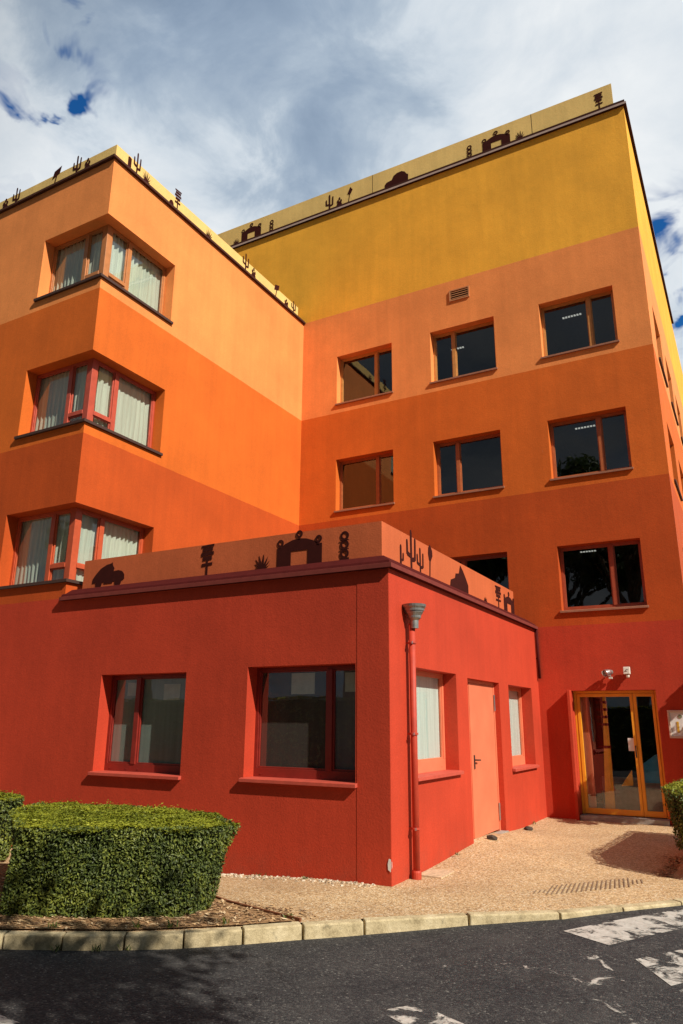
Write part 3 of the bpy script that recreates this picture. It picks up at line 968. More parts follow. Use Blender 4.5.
def shape(kind, w, h, flip=False):
    P = []
    k = h / w                 # keeps circles round
    if kind == 'car':        # rounded old car, wheels below
        P.append([(-.50, .20), (-.49, .38), (-.40, .56), (-.26, .78), (-.08, .92), (.05, .95), (.10, 1.0), (.11, .88), (.17, .74), (.15, .62),
                  (.30, .64), (.42, .58), (.49, .44), (.50, .26), (.46, .20)])
        P += [circ(-.29, .16, .18, 18, k), circ(.31, .16, .18, 18, k), [(-.12, .13), (.14, .13), (.14, .22), (-.12, .22)]]
    elif kind == 'sedan':    # old saloon with hump roof
        P.append([(-.50, .08), (-.50, .36), (-.42, .50), (-.20, .56), (-.12, .84), (.02, .98), (.22, 1.0), (.36, .86), (.42, .66), (.50, .56), (.49, .08)])
        P += [circ(-.28, .11, .14, 16, k), circ(.30, .11, .14, 16, k)]
    elif kind == 'car_front':
        P.append([(-.5, 0), (-.45, .28), (-.22, .42), (-.18, .60), (.0, .66), (.08, 1.0), (.22, .84), (.36, .62), (.50, .36), (.50, .05)])
        P += [circ(-.12, .13, .14, 14, k), circ(.36, .12, .13, 14, k)]
    elif kind == 'gate':
        P.append([(-.5, 0), (-.5, .56), (-.44, .56), (-.30, .66), (-.15, .735), (0, .76), (.15, .735), (.30, .66), (.44, .56), (.5, .56), (.5, 0),
                  (.19, 0), (.19, .42), (-.19, .42), (-.19, 0)])
        for cx, cz in ((-.43, .68), (0, .885), (.43, .68)):
            P += annulus(cx, cz, .105, .052, k)
            P.append([(cx - .022, cz - .15), (cx + .022, cz - .15), (cx + .022, cz - .085), (cx - .022, cz - .085)])
    elif kind == 'rings':
        for cz in (.835, .53, .225): P += annulus(0, cz, .16, .088, min(k, 3.0))
        P += [[(-.40, .665), (.40, .665), (.40, .70), (-.40, .70)], [(-.40, .36), (.40, .36), (.40, .395), (-.40, .395)], [(-.42, 0), (.42, 0), (.42, .085), (-.42, .085)]]
    elif kind == 'totem':
        P += [[(-.07, 0), (.07, 0), (.07, .50), (-.07, .50)], [(-.5, .90), (.5, .93), (.5, 1.0), (-.5, .97)], [(-.40, .76), (.40, .79), (.42, .90), (-.38, .89)],
              [(-.5, .62), (.5, .66), (.5, .76), (-.5, .74)], [(-.36, .48), (.36, .50), (.36, .62), (-.36, .60)], [(-.42, .30), (.42, .33), (.42, .41), (-.42, .39)]]
    elif kind == 'agave':
        for a, L in ((-72, .50), (-52, .66), (-33, .84), (-14, .95), (6, 1.0), (26, .90), (45, .74), (66, .55)):
            x1, z1 = math.sin(rad(a)) * L * .60, max(math.cos(rad(a)) * L, .15)
            P.append([(-.04 + a * .0012, 0), (.04 + a * .0012, 0), (x1 * .6 + .032, z1 * .55), (x1, z1), (x1 * .6 - .032, z1 * .55)])
    elif kind == 'cactus':
        P += [limb(.02, 0, 0, .93, .075, .085), limb(.0, .34, -.34, .38, .05, .055), limb(-.36, .36, -.38, .66, .075, .07), limb(0, .26, .34, .30, .05, .055), limb(.37, .28, .39, .78, .075, .07)]
    elif kind == 'slim_cactus':
        P += [limb(0, 0, 0, .93, .13, .12), limb(.02, .25, .36, .30, .06, .06), limb(.38, .28, .40, .58, .10, .09)]
    elif kind == 'bush':
        for a, L, r in ((-62, .42, .17), (-30, .66, .17), (4, .84, .16), (36, .70, .17), (64, .45, .18), (-8, .36, .22), (20, .34, .22)):
            P.append(circ(math.sin(rad(a)) * L * .5, max(.10, math.cos(rad(a)) * L), r, 10, .62))
        P.append([(-.16, 0), (.16, 0), (.12, .4), (-.12, .4)])
    elif kind == 'kite':
        P += [limb(-.18, 0, .06, .55, .035, .035), [(-.32, .60), (.10, .50), (.50, .78), (.14, 1.0)]]
    elif kind == 'sign':
        P += [limb(-.18, 0, .02, .55, .055, .055), [(-.48, .44), (.36, .62), (.5, 1.0), (-.30, .84)]]
    elif kind == 'torch':
        P += [limb(-.12, 0, .0, .58, .07, .09), [(-.20, .52), (.10, .50), (.46, .68), (.42, .84), (.02, 1.0), (-.28, .90), (-.36, .70)]]
    elif kind == 'stump':
        P.append([(-.5, 0), (-.48, .5), (-.25, .9), (.1, 1.0), (.38, .7), (.5, 0)])
    elif kind == 'post':
        P.append([(-.5, 0), (-.5, .92), (-.2, 1.0), (.5, .94), (.5, 0)])
    s = -1 if flip else 1
    return [[(s * x * w, z * h) for x, z in poly] for poly in P]


NAME = {'car': 'car_silhouette', 'sedan': 'car_silhouette', 'car_front': 'car_silhouette', 'gate': 'gate_silhouette', 'rings': 'ring_column_silhouette',
        'totem': 'totem_silhouette', 'agave': 'agave_silhouette', 'cactus': 'cactus_silhouette', 'slim_cactus': 'cactus_silhouette', 'bush': 'bush_silhouette',
        'kite': 'kite_sign_silhouette', 'sign': 'signboard_silhouette', 'torch': 'torch_silhouette', 'stump': 'stump_silhouette', 'post': 'post_silhouette'}


def cutout(T, n, kind, u, w, z0, z1, label, flip=False):
    mb = MB()
    for i, poly in enumerate(shape(kind, w, z1 - z0, flip)):
        mb.prism([(x + u, z + z0) for x, z in poly], n - .0025 + i * .00012, n + .0025 + i * .00012, M_CUT, T)
    o = mb.build(NAME[kind], None, loc=T(u, n, z0))
    return tag(o, label, NAME[kind].replace('_silhouette', '').replace('_', ' ') + ' cutout', 'brown metal silhouettes on the parapets')


nA = -ST + .0045
AF = [('car', -8.83, .70, 3.80, 4.19, 'brown humpbacked car cutout at the left end of the low orange front parapet'),
      ('totem', -6.83, .23, 3.80, 4.27, 'brown stacked totem cutout between the car and the agave on the low orange parapet'),
      ('agave', -5.84, .40, 3.80, 4.02, 'brown spiky agave cutout left of the arched gate on the low orange parapet'),
      ('gate', -5.23, .72, 3.80, 4.30, 'brown arched gate cutout with three rings, dim front of the low parapet'),
      ('rings', -4.52, .16, 3.80, 4.20, 'brown column of three rings right of the gate on the low orange front parapet')]
for k, u, w, z0, z1, lb in AF: cutout(T_F1, nA, k, u, w, z0, z1, lb)
AS = [('slim_cactus', 8.82, .20, 3.80, 4.07, 'small brown cactus cutout nearest the corner on the sunlit orange parapet'),
      ('cactus', 9.17, .36, 3.79, 4.36, 'tallest brown branching cactus cutout on the sunlit orange parapet'),
      ('cactus', 9.49, .27, 3.79, 4.17, 'mid-sized brown cactus cutout between the tallest cactus and the torch on the sunlit orange parapet'),
      ('torch', 9.87, .20, 3.80, 4.30, 'brown torch-shaped cutout right of the three cacti on the sunlit orange parapet'),
      ('car_front', 11.10, .85, 3.80, 4.23, 'brown humped car cutout at the middle of the sunlit orange parapet'),
      ('agave', 12.43, .28, 3.79, 3.90, 'tiny brown agave cutout right of the car on the sunlit orange parapet'),
      ('totem', 13.20, .34, 3.80, 4.22, 'brown totem cutout left of the small gate on the sunlit orange parapet'),
      ('gate', 13.88, .68, 3.80, 4.22, 'small brown gate cutout at the far end of the sunlit orange parapet')]
for k, u, w, z0, z1, lb in AS: cutout(T_SA, nA, k, u, w, z0, z1, lb)
RF = [('agave', -12.22, .38, 15.84, 16.07, 'brown agave cutout left of the leftmost gate on the tall yellow parapet'),
      ('gate', -11.67, .72, 15.84, 16.42, 'brown gate cutout at the left of the tall yellow parapet, above the left wing roof'),
      ('rings', -10.92, .17, 15.84, 16.25, 'brown ring column cutout right of the leftmost gate on the tall yellow parapet'),
      ('cactus', -8.92, .28, 15.84, 16.35, 'brown cactus cutout beside a bush on the tall yellow parapet'),
      ('bush', -8.60, .28, 15.84, 16.15, 'brown bush cutout between the cactus and the kite sign on the tall yellow parapet'),
      ('kite', -8.27, .20, 15.84, 16.36, 'brown diamond kite sign cutout on a thin pole on the tall yellow parapet'),
      ('sedan', -6.81, .70, 15.84, 16.24, 'brown saloon car cutout at the middle of the tall yellow parapet'),
      ('rings', -4.72, .15, 15.84, 16.24, 'brown ring column cutout left of the rightmost gate on the tall yellow parapet'),
      ('gate', -4.01, .72, 15.82, 16.38, 'brown gate cutout near the right end of the tall yellow parapet'),
      ('agave', -3.40, .36, 15.84, 16.10, 'brown agave cutout right of the rightmost gate on the tall yellow parapet'),
      ('totem', -1.48, .19, 15.84, 16.34, 'brown totem cutout at the right corner of the tall yellow parapet')]
for k, u, w, z0, z1, lb in RF: cutout(T_F2, nA, k, u, w, z0, z1, lb)
LF = [('bush', -13.11, .30, 12.52, 12.82, 'brown bush cutout farthest left on the left wing parapet'),
      ('cactus', -12.76, .26, 12.52, 12.96, 'brown cactus cutout second from the left end of the left wing parapet'),
      ('sign', -11.49, .26, 12.52, 12.96, 'brown tilted signboard cutout on a post on the shaded left wing parapet'),
      ('cactus', -10.88, .26, 12.52, 13.00, 'brown cactus cutout right of the tilted signboard on the shaded left wing parapet'),
      ('bush', -10.57, .26, 12.52, 12.82, 'brown bush cutout left of the left wing roof corner')]
for k, u, w, z0, z1, lb in LF: cutout(T_F1, nA, k, u, w, z0, z1, lb)
LS = [('post', 8.60, .09, 12.52, 12.78, 'short brown post cutout at the roof corner of the left wing, sunlit side'),
      ('cactus', 8.80, .22, 12.52, 13.03, 'brown cactus cutout nearest the roof corner on the sunlit left wing parapet'),
      ('agave', 9.09, .34, 12.52, 12.80, 'brown agave cutout nearest the roof corner on the sunlit left wing parapet'),
      ('stump', 9.86, .15, 12.50, 12.65, 'low brown stump cutout beside the totem on the sunlit left wing parapet'),
      ('totem', 10.04, .20, 12.52, 13.03, 'brown totem cutout rising above the sunlit left wing parapet'),
      ('agave', 11.14, .36, 12.50, 12.74, 'brown agave cutout at the middle of the sunlit left wing parapet'),
      ('cactus', 12.56, .28, 12.52, 12.99, 'brown cactus cutout against the yellow wall, left of its bush on the left wing parapet'),
      ('bush', 12.90, .28, 12.50, 12.80, 'brown bush cutout right of the middle cactus on the sunlit left wing parapet'),
      ('sign', 13.94, .24, 12.52, 12.94, 'brown signboard cutout near the far end of the sunlit left wing parapet'),
      ('bush', 14.41, .30, 12.50, 12.74, 'brown bush cutout between signboard and last cactus of the left wing parapet'),
      ('cactus', 14.77, .24, 12.52, 12.87, 'last brown cactus cutout of the left wing parapet, by the yellow wall')]
for k, u, w, z0, z1, lb in LS: cutout(T_SL, nA, k, u, w, z0, z1, lb)

# ------------------------------------------------------------------ fittings on the walls
# rainwater downpipe with funnel
py = 8.57
dp = thing('downpipe', (XA + .09, py, 0), 'red rainwater downpipe topped by a grey metal funnel at the annex corner', 'downpipe')
mb = MB()
mb.tube([(XA + .085, py, .10), (XA + .085, py, 2.96)], .040, M_PIPE, 14)
mb.build('pipe', dp, smooth=True)
mb = MB()
mb.lathe([(.052, 2.90), (.055, 3.0), (.085, 3.03), (.088, 3.06), (.115, 3.10), (.118, 3.125), (.15, 3.17), (.155, 3.20), (.14, 3.20), (.13, 3.12)], (XA + .12, py, 0), M_GALV, seg=24)
mb.build('funnel', dp)
mb = MB(); mb.lathe([(.055, 0.0), (.057, .11), (.05, .13)], (XA + .085, py, -.03), M_PIPE, seg=14); mb.build('shoe', dp)
for z in (.55, 1.62, 2.72):
    mb = MB()
    mb.lathe([(.049, -.012), (.053, -.010), (.053, .010), (.049, .012)], (XA + .085, py, z), M_PIPE, seg=14)
    mb.box((XA + .002, py - .012, z - .01), (XA + .05, py + .012, z + .01), M_PIPE)
    mb.box((XA + .10, py - .075, z - .014), (XA + .115, py - .04, z + .014), M_STEEL)
    mb.build('clip', dp)
mb = MB()
mb.tube([(XA + .045, Y2 - .045, 2.62), (XA + .045, Y2 - .045, 3.59)], .028, M_COPE_RED, 10)
mb.box((XA + .003, Y2 - .055, 3.0), (XA + .03, Y2 - .035, 3.03), M_COPE_RED)
tag(mb.build('conduit', None, loc=(XA + .045, Y2 - .045, 2.62), smooth=True), 'thin dark red conduit in the inner corner under the annex coping', 'conduit')

# round floodlight
fl = thing('floodlight', (-2.44, Y2, 2.66), 'round silver floodlight on the red wall, left of the white sensor box', 'lamp')
mb = MB()
mb.lathe([(.045, 0), (.045, .02), (.02, .03)], (0, 0, 0), M_GALV, 'y', 14, lambda x, y, z: (-2.40 + x, Y2 - .002 - y, 2.715 + z))
mb.tube([(-2.40, Y2 - .03, 2.715), (-2.41, Y2 - .09, 2.72), (-2.44, Y2 - .12, 2.70)], .013, M_STEEL, 8)
mb.build('bracket', fl)
mb = MB()
dirn = Vector((-.55, -.70, -.25)).normalized()
A = Vector((-2.40, Y2 - .09, 2.715))
e1 = dirn.orthogonal().normalized(); e2 = dirn.cross(e1)
def Tl(x, y, z): return tuple(A + e1 * x + e2 * y + dirn * z)
mb.lathe([(.02, -.02), (.05, .0), (.065, .05), (.07, .12), (.075, .125), (.075, .14), (.06, .135), (.05, .09)], (0, 0, 0), M_STEEL, 'z', 18, Tl)
mb.build('head', fl, smooth=False)
mb = MB()
mb.box((-2.43, Y2 - .10, 2.585), (-2.37, Y2 - .045, 2.62), M_WHITE)
mb.tube([(-2.40, Y2 - .07, 2.61), (-2.40, Y2 - .06, 2.70)], .010, M_STEEL, 8)
mb.build('sensor', fl)
# white sensor box
sb = thing('alarm_sensor', (-2.09, Y2, 2.62), 'small white sensor box on the red wall above the entrance door', 'sensor')
mb = MB()
mb.hexa([(-2.155, Y2 - .13, 2.665), (-2.035, Y2 - .13, 2.665), (-2.035, Y2 - .05, 2.66), (-2.155, Y2 - .05, 2.66),
         (-2.155, Y2 - .11, 2.80), (-2.035, Y2 - .11, 2.80), (-2.035, Y2 - .05, 2.80), (-2.155, Y2 - .05, 2.80)], M_WHITE)
mb.build('housing', sb, bevel=.008)
mb = MB()
mb.lathe([(.02, 0), (.032, .02), (.032, .05), (.02, .062)], (-2.085, Y2 - .085, 2.596), M_WHITE, seg=12)
mb.build('lens', sb, smooth=True)
mb = MB()
mb.box((-2.12, Y2 - .05, 2.64), (-2.07, Y2 - .001, 2.72), M_BLACK)
mb.tube([(-2.12, Y2 - .134, 2.72), (-2.09, Y2 - .138, 2.75), (-2.06, Y2 - .132, 2.74)], .006, M_BLACK, 6)
mb.build('bracket', sb)

# framed sign
sg = thing('wall_sign', (-1.22, Y2, 1.76), 'white framed wall sign with gold figure beside the entrance door', 'sign')
a0, a1, b0, b1 = -1.475, -0.985, 1.515, 2.005
mb = MB()
fwid = .038
mb.box((a0, .002, b0), (a1, .05, b0 + fwid), M_FRAMEWOOD, T_F2); mb.box((a0, .002, b1 - fwid), (a1, .05, b1), M_FRAMEWOOD, T_F2)
mb.box((a0, .002, b0 + fwid), (a0 + fwid, .05, b1 - fwid), M_FRAMEWOOD, T_F2); mb.box((a1 - fwid, .002, b0 + fwid), (a1, .05, b1 - fwid), M_FRAMEWOOD, T_F2)
mb.build('frame', sg, bevel=.006)
mb = MB(); mb.box((a0 + fwid, .003, b0 + fwid), (a1 - fwid, .03, b1 - fwid), M_SIGNW, T_F2); mb.build('board', sg)


def text_mesh(body, size, ext):
    cu = bpy.data.curves.new('lettering', 'FONT')
    cu.body = body; cu.size = size; cu.extrude = ext; cu.offset = size * .02
    o = bpy.data.objects.new('lettering', cu)
    COL.objects.link(o)
    bpy.context.view_layer.update()
    me = bpy.data.meshes.new_from_object(o.evaluated_get(bpy.context.evaluated_depsgraph_get()))
    bpy.data.objects.remove(o)
    return me


def put_text(body, size, u, z, n, T, mat, parent, name='lettering'):
    me = text_mesh(body, size, .003)
    base = ROOT[parent]
    for v in me.vertices:
        x, y, zz_ = v.co
        v.co = Vector(T(u + x, n + zz_, z + y)) - base
    me.materials.clear(); me.materials.append(mat)
    o = bpy.data.objects.new(name, me); COL.objects.link(o); o.parent = parent
    return o


put_text('1é', .27, -1.385, 1.615, .034, T_F2, M_GOLD, sg)
mb = MB()
mb.prism(circ(-1.27, 1.895, .034, 14, 1.1), .031, .036, M_OLIVE, T_F2)
mb.build('emblem', sg)

# ventilation grille
vg = thing('vent_grille', (-5.10, Y2, 11.69), 'small orange ventilation grille high on the wall above the middle windows', 'vent')
mb = MB()
mb.box((-5.36, .002, 11.69), (-4.85, .03, 11.72), M_VENT, T_F2); mb.box((-5.36, .002, 11.96), (-4.85, .03, 11.99), M_VENT, T_F2)
mb.box((-5.36, .002, 11.72), (-5.33, .03, 11.96), M_VENT, T_F2); mb.box((-4.88, .002, 11.72), (-4.85, .03, 11.96), M_VENT, T_F2)
mb.build('frame', vg)
mb = MB()
mb.box((-5.33, .001, 11.72), (-4.88, .003, 11.96), M_COPE_BROWN, T_F2)
for i in range(4):
    z = 11.735 + i * .058
    mb.hexa([T_F2(*p) for p in ((-5.33, .004, z + .03), (-4.88, .004, z + .03), (-4.88, .028, z), (-5.33, .028, z), (-5.33, .004, z + .036), (-4.88, .004, z + .036), (-4.88, .028, z + .008), (-5.33, .028, z + .008))], M_VENT)
mb.build('louvre', vg)

# lit ceiling strips seen through the upper windows
for x, y, z, w, lb in ((-2.93, 17.58, 11.99, .50, 'lit ceiling strip behind the top right window'), (-6.2, 17.8, 11.99, .50, 'lit ceiling strip behind the top middle window'),
                       (-9.72, 17.78, 11.99, .28, 'lit ceiling strip behind the top left window beside the yellow band'), (-2.96, 18.23, 9.12, .52, 'lit ceiling strip behind the middle right window'),
                       (-6.66, 18.3, 9.12, .42, 'lit ceiling strip behind the centre window of the nine'), (-9.48, 18.22, 9.12, .50, 'lit ceiling strip behind the left window of the middle row'),
                       (-3.5, 19.99, 6.26, .50, 'lit ceiling strip behind the lowest right window')):
    t_ = thing('ceiling_light', (x, y, z - .05), lb, 'ceiling light', 'ceiling lights in the upper rooms')
    mb = MB(); mb.box((x - w / 2 - .02, y - .05, z - .02), (x + w / 2 + .02, y + .05, z), M_DARKIN); mb.build('housing', t_)
    mb = MB()
    for i in range(7):
        a = x - w / 2 + w * i / 7
        mb.box((a, y - .028, z - .045), (a + w / 11, y + .028, z - .022), M_LAMP)
    mb.build('tube', t_)

# lobby behind the glass; coloured shapes added to stand in for reflections
mb = MB()
yl = Y2 + .42
mb.hexa([(-2.80, yl, .12), (-2.61, yl, .12), (-2.61, yl + .03, .12), (-2.80, yl + .03, .12), (-2.66, yl, 2.36), (-2.605, yl, 2.36), (-2.605, yl + .03, 2.36), (-2.66, yl + .03, 2.36)], M_YELREFL)
for z in (1.30, 1.72, 1.86, 2.0, 2.14): mb.box((-2.81, yl - .004, z), (-2.59, yl - .001, z + .05), M_COPE_RED)
tag(mb.build('banded_reflection', None, loc=(-2.7, yl, .1)), 'tapering yellow shape with dark bands, standing in for a reflection in the left entrance pane', 'post')
mb = MB()
mb.prism([(-2.10, .70), (-1.78, .70), (-1.76, 1.22), (-1.82, 1.20), (-2.09, 1.0)], -.45, -.42, M_BLUE, T_F2)
tag(mb.build('blue_reflection', None, loc=(-1.93, Y2 + .43, .7)), 'blue shape standing in for a reflection in the narrow right entrance pane', 'panel')
mb = MB()
mb.prism([(-2.47, .62), (-2.25, .64), (-2.25, .92)], -.45, -.42, M_YELREFL, T_F2)
tag(mb.build('yellow_reflection', None, loc=(-2.35, Y2 + .43, .6)), 'small yellow triangle standing in for a reflection low in the entrance glass', 'panel')
mb = MB()
mb.box((XA + .2, Y2 + .25, .0), (XR - .2, Y2 + 3, .05), M_DARKIN)
mb.box((-3.16, Y2 + .30, .05), (-2.95, Y2 + .42, 2.4), M_SALMON); mb.box((-2.9, Y2 + .9, .05), (-1.7, Y2 + 1.0, .75), M_STEP)
mb.build('lobby_floor', bld)

# ------------------------------------------------------------------ ground
KF = [(-16, -0.4), (-12, 1.4), (-9, 3.1), (-7.2, 4.0), (-5.84, 4.66), (-5.387, 4.894), (-4.94, 5.165), (-4.539, 5.457), (-4.17, 5.808), (-3.80, 6.20), (-3.385, 6.593), (-2.625, 7.267), (-1.90, 7.80), (-.935, 8.95), (-.2, 10.0), (2, 13.2), (4, 16.2), (8, 22)]


def sstep(a, b, x):
    t = min(1, max(0, (x - a) / (b - a)))
    return t * t * (3 - 2 * t)


def road_z(x, y):
    return -.11 + .08 * sstep(1.3, 4.6, .75 * x + .66 * y) - .03 * sstep(0.3, 4.0, -(.66 * (x + 3.8) * -1 + .75 * (y - 6.2)) * 0.4)


def pave_z(x, y):
    z = 0.11 * math.exp(-((y - 11.3) / 1.7) ** 2) * math.exp(-max(0, x - XA) / 1.1) * (1 if x > XA - .5 else 0.0)
    z += .03 * sstep(13, 15, y) * sstep(XA - 1, XA, x)
    z -= .09 * sstep(-4.3, -6.5, x) * sstep(6.2, 8.0, y)
    return z


def along(poly, step):
    out = []
    for (a, b) in zip(poly[:-1], poly[1:]):
        n = max(1, int(math.hypot(b[0] - a[0], b[1] - a[1]) / step))
        for i in range(n): out.append((a[0] + (b[0] - a[0]) * i / n, a[1] + (b[1] - a[1]) * i / n))
    out.append(poly[-1])
    return out


def offset(poly, d):
    P = [Vector(p) for p in poly]
    out = []
    for i, p in enumerate(P):
        t = (P[min(i + 1, len(P) - 1)] - P[max(i - 1, 0)]).normalized()
        out.append((p.x - t.y * d, p.y + t.x * d))
    return out


KB = offset(KF, .13)
# pavement behind the kerb
mb = MB()
line = along(KB, .15)
nt = 70
for i, (x, y) in enumerate(line):
    for j in range(nt + 1):
        t = (j / nt) ** 1.3 * 16
        yy = y + t - .005
        mb.v.append((x, yy, pave_z(x, yy)))
for i in range(len(line) - 1):
    for j in range(nt):
        a = i * (nt + 1) + j
        mb.f.append((a, a + nt + 1, a + nt + 2, a + 1)); mb.m.append(mb.mi(M_PAVE))
tag(mb.build('pavement', None, smooth=True), kind='structure')
# road
mb = MB()
line = along(KF, .25)
nt = 60
for (x, y) in line:
    for j in range(nt + 1):
        t = (j / nt) ** 1.8 * 34
        yy = y - t + .02
        mb.v.append((x, yy, road_z(x, yy)))
for i in range(len(line) - 1):
    for j in range(nt):
        a = i * (nt + 1) + j
        mb.f.append((a, a + 1, a + nt + 2, a + nt + 1)); mb.m.append(mb.mi(M_ASPH))
tag(mb.build('road', None, smooth=True), kind='structure')
mb = MB()
mb.face([(-1500, -1500, -.35), (1500, -1500, -.35), (1500, 1500, -.35), (-1500, 1500, -.35)], M_GROUND)
tag(mb.build('ground', None), kind='structure')
# kerb: separate stones butted with open joints
mb = MB()
joints = KF[4:14]
full = []
for a, b in zip(KF[:-1], KF[1:]):
    L = math.hypot(b[0] - a[0], b[1] - a[1])
    n = max(1, round(L / (.52 if b[0] < -3 else .95)))
    for i in range(n):
        full.append(((a[0] + (b[0] - a[0]) * i / n, a[1] + (b[1] - a[1]) * i / n), (a[0] + (b[0] - a[0]) * (i + 1) / n, a[1] + (b[1] - a[1]) * (i + 1) / n)))
rk = random.Random(5)
for a, b in full:
    A_, B_ = Vector(a), Vector(b)
    t = (B_ - A_).normalized()
    g = .009
    A_ += t * g; B_ -= t * g
    nrm = Vector((-t.y, t.x))
    dz, dn = rk.uniform(-.006, .006), rk.uniform(-.008, .008)
    A2, B2 = A_ + nrm * .128, B_ + nrm * .128
    A_ -= nrm * dn; B_ -= nrm * dn
    mb.hexa([(A_.x, A_.y, -.3), (B_.x, B_.y, -.3), (B2.x, B2.y, -.3), (A2.x, A2.y, -.3),
             (A_.x + nrm.x * .015, A_.y + nrm.y * .015, .006 + dz), (B_.x + nrm.x * .015, B_.y + nrm.y * .015, .006 + dz), (B2.x, B2.y, .010 + dz), (A2.x, A2.y, .010 + dz)], M_KERB)
tag(mb.build('kerb', None, bevel=.012), kind='structure')


# road markings: worn white crossing bars
def marking(name, quad, mat, lift=.004):
    mb = MB()
    n = 10
    a, b, c, d = [Vector(q) for q in quad]
    for i in range(n + 1):
        for j in range(n + 1):
            s, t = i / n, j / n
            p = (a * (1 - s) + b * s) * (1 - t) + (d * (1 - s) + c * s) * t
            mb.v.append((p.x, p.y, road_z(p.x, p.y) + lift))
    for i in range(n):
        for j in range(n):
            k = i * (n + 1) + j
            mb.f.append((k, k + 1, k + n + 2, k + n + 1)); mb.m.append(mb.mi(mat))
    tag(mb.build(name, None), kind='structure')


marking('road_marking', [(-1.80, 7.42), (-.30, 9.75), (-.05, 9.30), (-1.36, 7.15)], M_PAINT)
marking('road_marking', [(-1.11, 6.86), (.2, 8.7), (.5, 8.3), (-.80, 6.35)], M_PAINT)
marking('road_marking', [(-2.50, 5.05), (-2.30, 5.28), (-1.35, 4.85), (-1.55, 4.55)], M_PAINT)
marking('road_marking', [(-2.60, 6.3), (-1.55, 7.1), (-1.1, 6.3), (-2.0, 5.3)], M_PAINT_WORN)
marking('road_marking', [(-1.5, 5.7), (-.6, 6.5), (-.3, 5.9), (-1.2, 5.0)], M_PAINT_WORN)
marking('road_marking', [(-4.75, 3.75), (-4.25, 3.70), (-4.1, 3.35), (-4.6, 3.25)], M_PAINT)

# ribbed drainage strip in the pavement
mb = MB()
M_GROOVE = plain('groove', (0.24, 0.165, 0.105), 0.9, var=0.3, vscale=20)
A0, A1 = Vector((-2.40, 8.88)), Vector((-1.46, 10.10))
B0, B1 = Vector((-2.36, 8.38)), Vector((-1.36, 9.60))
for i in range(24):
    s = (i + .3) / 24
    if s < .10: w0, w1 = .42, .70
    elif s > .88: w0, w1 = .30, .75
    else: w0, w1 = 0.02, 1.0
    p, q = A0.lerp(A1, s), B0.lerp(B1, s)
    a, b = p.lerp(q, w0), p.lerp(q, w1)
    t = (A1 - A0).normalized() * .009
    mb.box((0, 0, 0), (1, 1, 1), M_GROOVE, lambda x, y, z, a=a, b=b, t=t: ((a + (b - a) * x + t * (2 * y - 1)).x, (a + (b - a) * x + t * (2 * y - 1)).y, pave_z(a.x, a.y) + .001 + z * .005))
tag(mb.build('tactile_strip', None), kind='structure')
# pale square gully cover at the downpipe
mb = MB()
mb.box((XA + .02, 8.72, -.02), (XA + .33, 9.15, .012 + pave_z(XA + .1, 8.9)), M_COVER)
tag(mb.build('drain_cover', None, loc=(XA + .17, 8.93, 0)), 'pale concrete drain cover at the foot of the downpipe', 'drain cover')
# dark stones by the wall
for (x, y, r, lb) in ((-3.70, 11.32, .055, 'small dark stone on the pavement below the salmon side door'), (-3.64, 13.1, .05, 'small dark stone on the pavement below the far annex window')):
    bm = bmesh.new()
    bmesh.ops.create_icosphere(bm, subdivisions=2, radius=r)
    rr = random.Random(int(y * 10))
    for v in bm.verts: v.co = Vector((v.co.x * 1.5, v.co.y * 1.2, v.co.z * .8)) * rr.uniform(.85, 1.15)
    me = bpy.data.meshes.new('stone'); bm.to_mesh(me); bm.free(); me.materials.append(M_STONE)
    o = bpy.data.objects.new('stone', me); COL.objects.link(o); o.location = (x, y, pave_z(x, y) + r * .45)
    tag(o, lb, 'stone')

# planting bed with bark mulch
BED = [(-9.4, 3.05), (-7.2, 4.13), (-5.88, 4.80), (-4.98, 5.30), (-4.27, 5.90), (-3.93, 6.27), (-4.45, 6.40), (-4.93, 6.52), (-5.7, 6.85), (-6.4, 7.15), (-8.2, 6.9), (-9.6, 6.2)]
mb = MB()
mb.face([(x, y, .016) for x, y in BED], M_MULCH)
tag(mb.build('planting_bed', None), kind='structure')
mb = MB()
ed_pts = [(-3.90, 6.31), (-4.45, 6.43), (-4.95, 6.55), (-5.72, 6.88)]
for a, b in zip(ed_pts[:-1], ed_pts[1:]):
    A_, B_ = Vector(a), Vector(b); t = (B_ - A_).normalized(); nn = Vector((-t.y, t.x)) * .012
    mb.hexa([(A_ - nn).to_3d() - Vector((0, 0, .05)), (B_ - nn).to_3d() - Vector((0, 0, .05)), (B_ + nn).to_3d() - Vector((0, 0, .05)), (A_ + nn).to_3d() - Vector((0, 0, .05)),
             (A_ - nn).to_3d() + Vector((0, 0, .03)), (B_ - nn).to_3d() + Vector((0, 0, .03)), (B_ + nn).to_3d() + Vector((0, 0, .03)), (A_ + nn).to_3d() + Vector((0, 0, .03))], M_EDGE)
tag(mb.build('bed_edging', None, loc=(-4.5, 6.4, 0)), 'low brown edging strip between bark mulch and beige pavement', 'edging')


def in_poly(x, y, poly):
    c = False
    j = len(poly) - 1
    for i in range(len(poly)):
        xi, yi = poly[i]; xj, yj = poly[j]
        if (yi > y) != (yj > y) and x < (xj - xi) * (y - yi) / (yj - yi) + xi: c = not c
        j = i
    return c


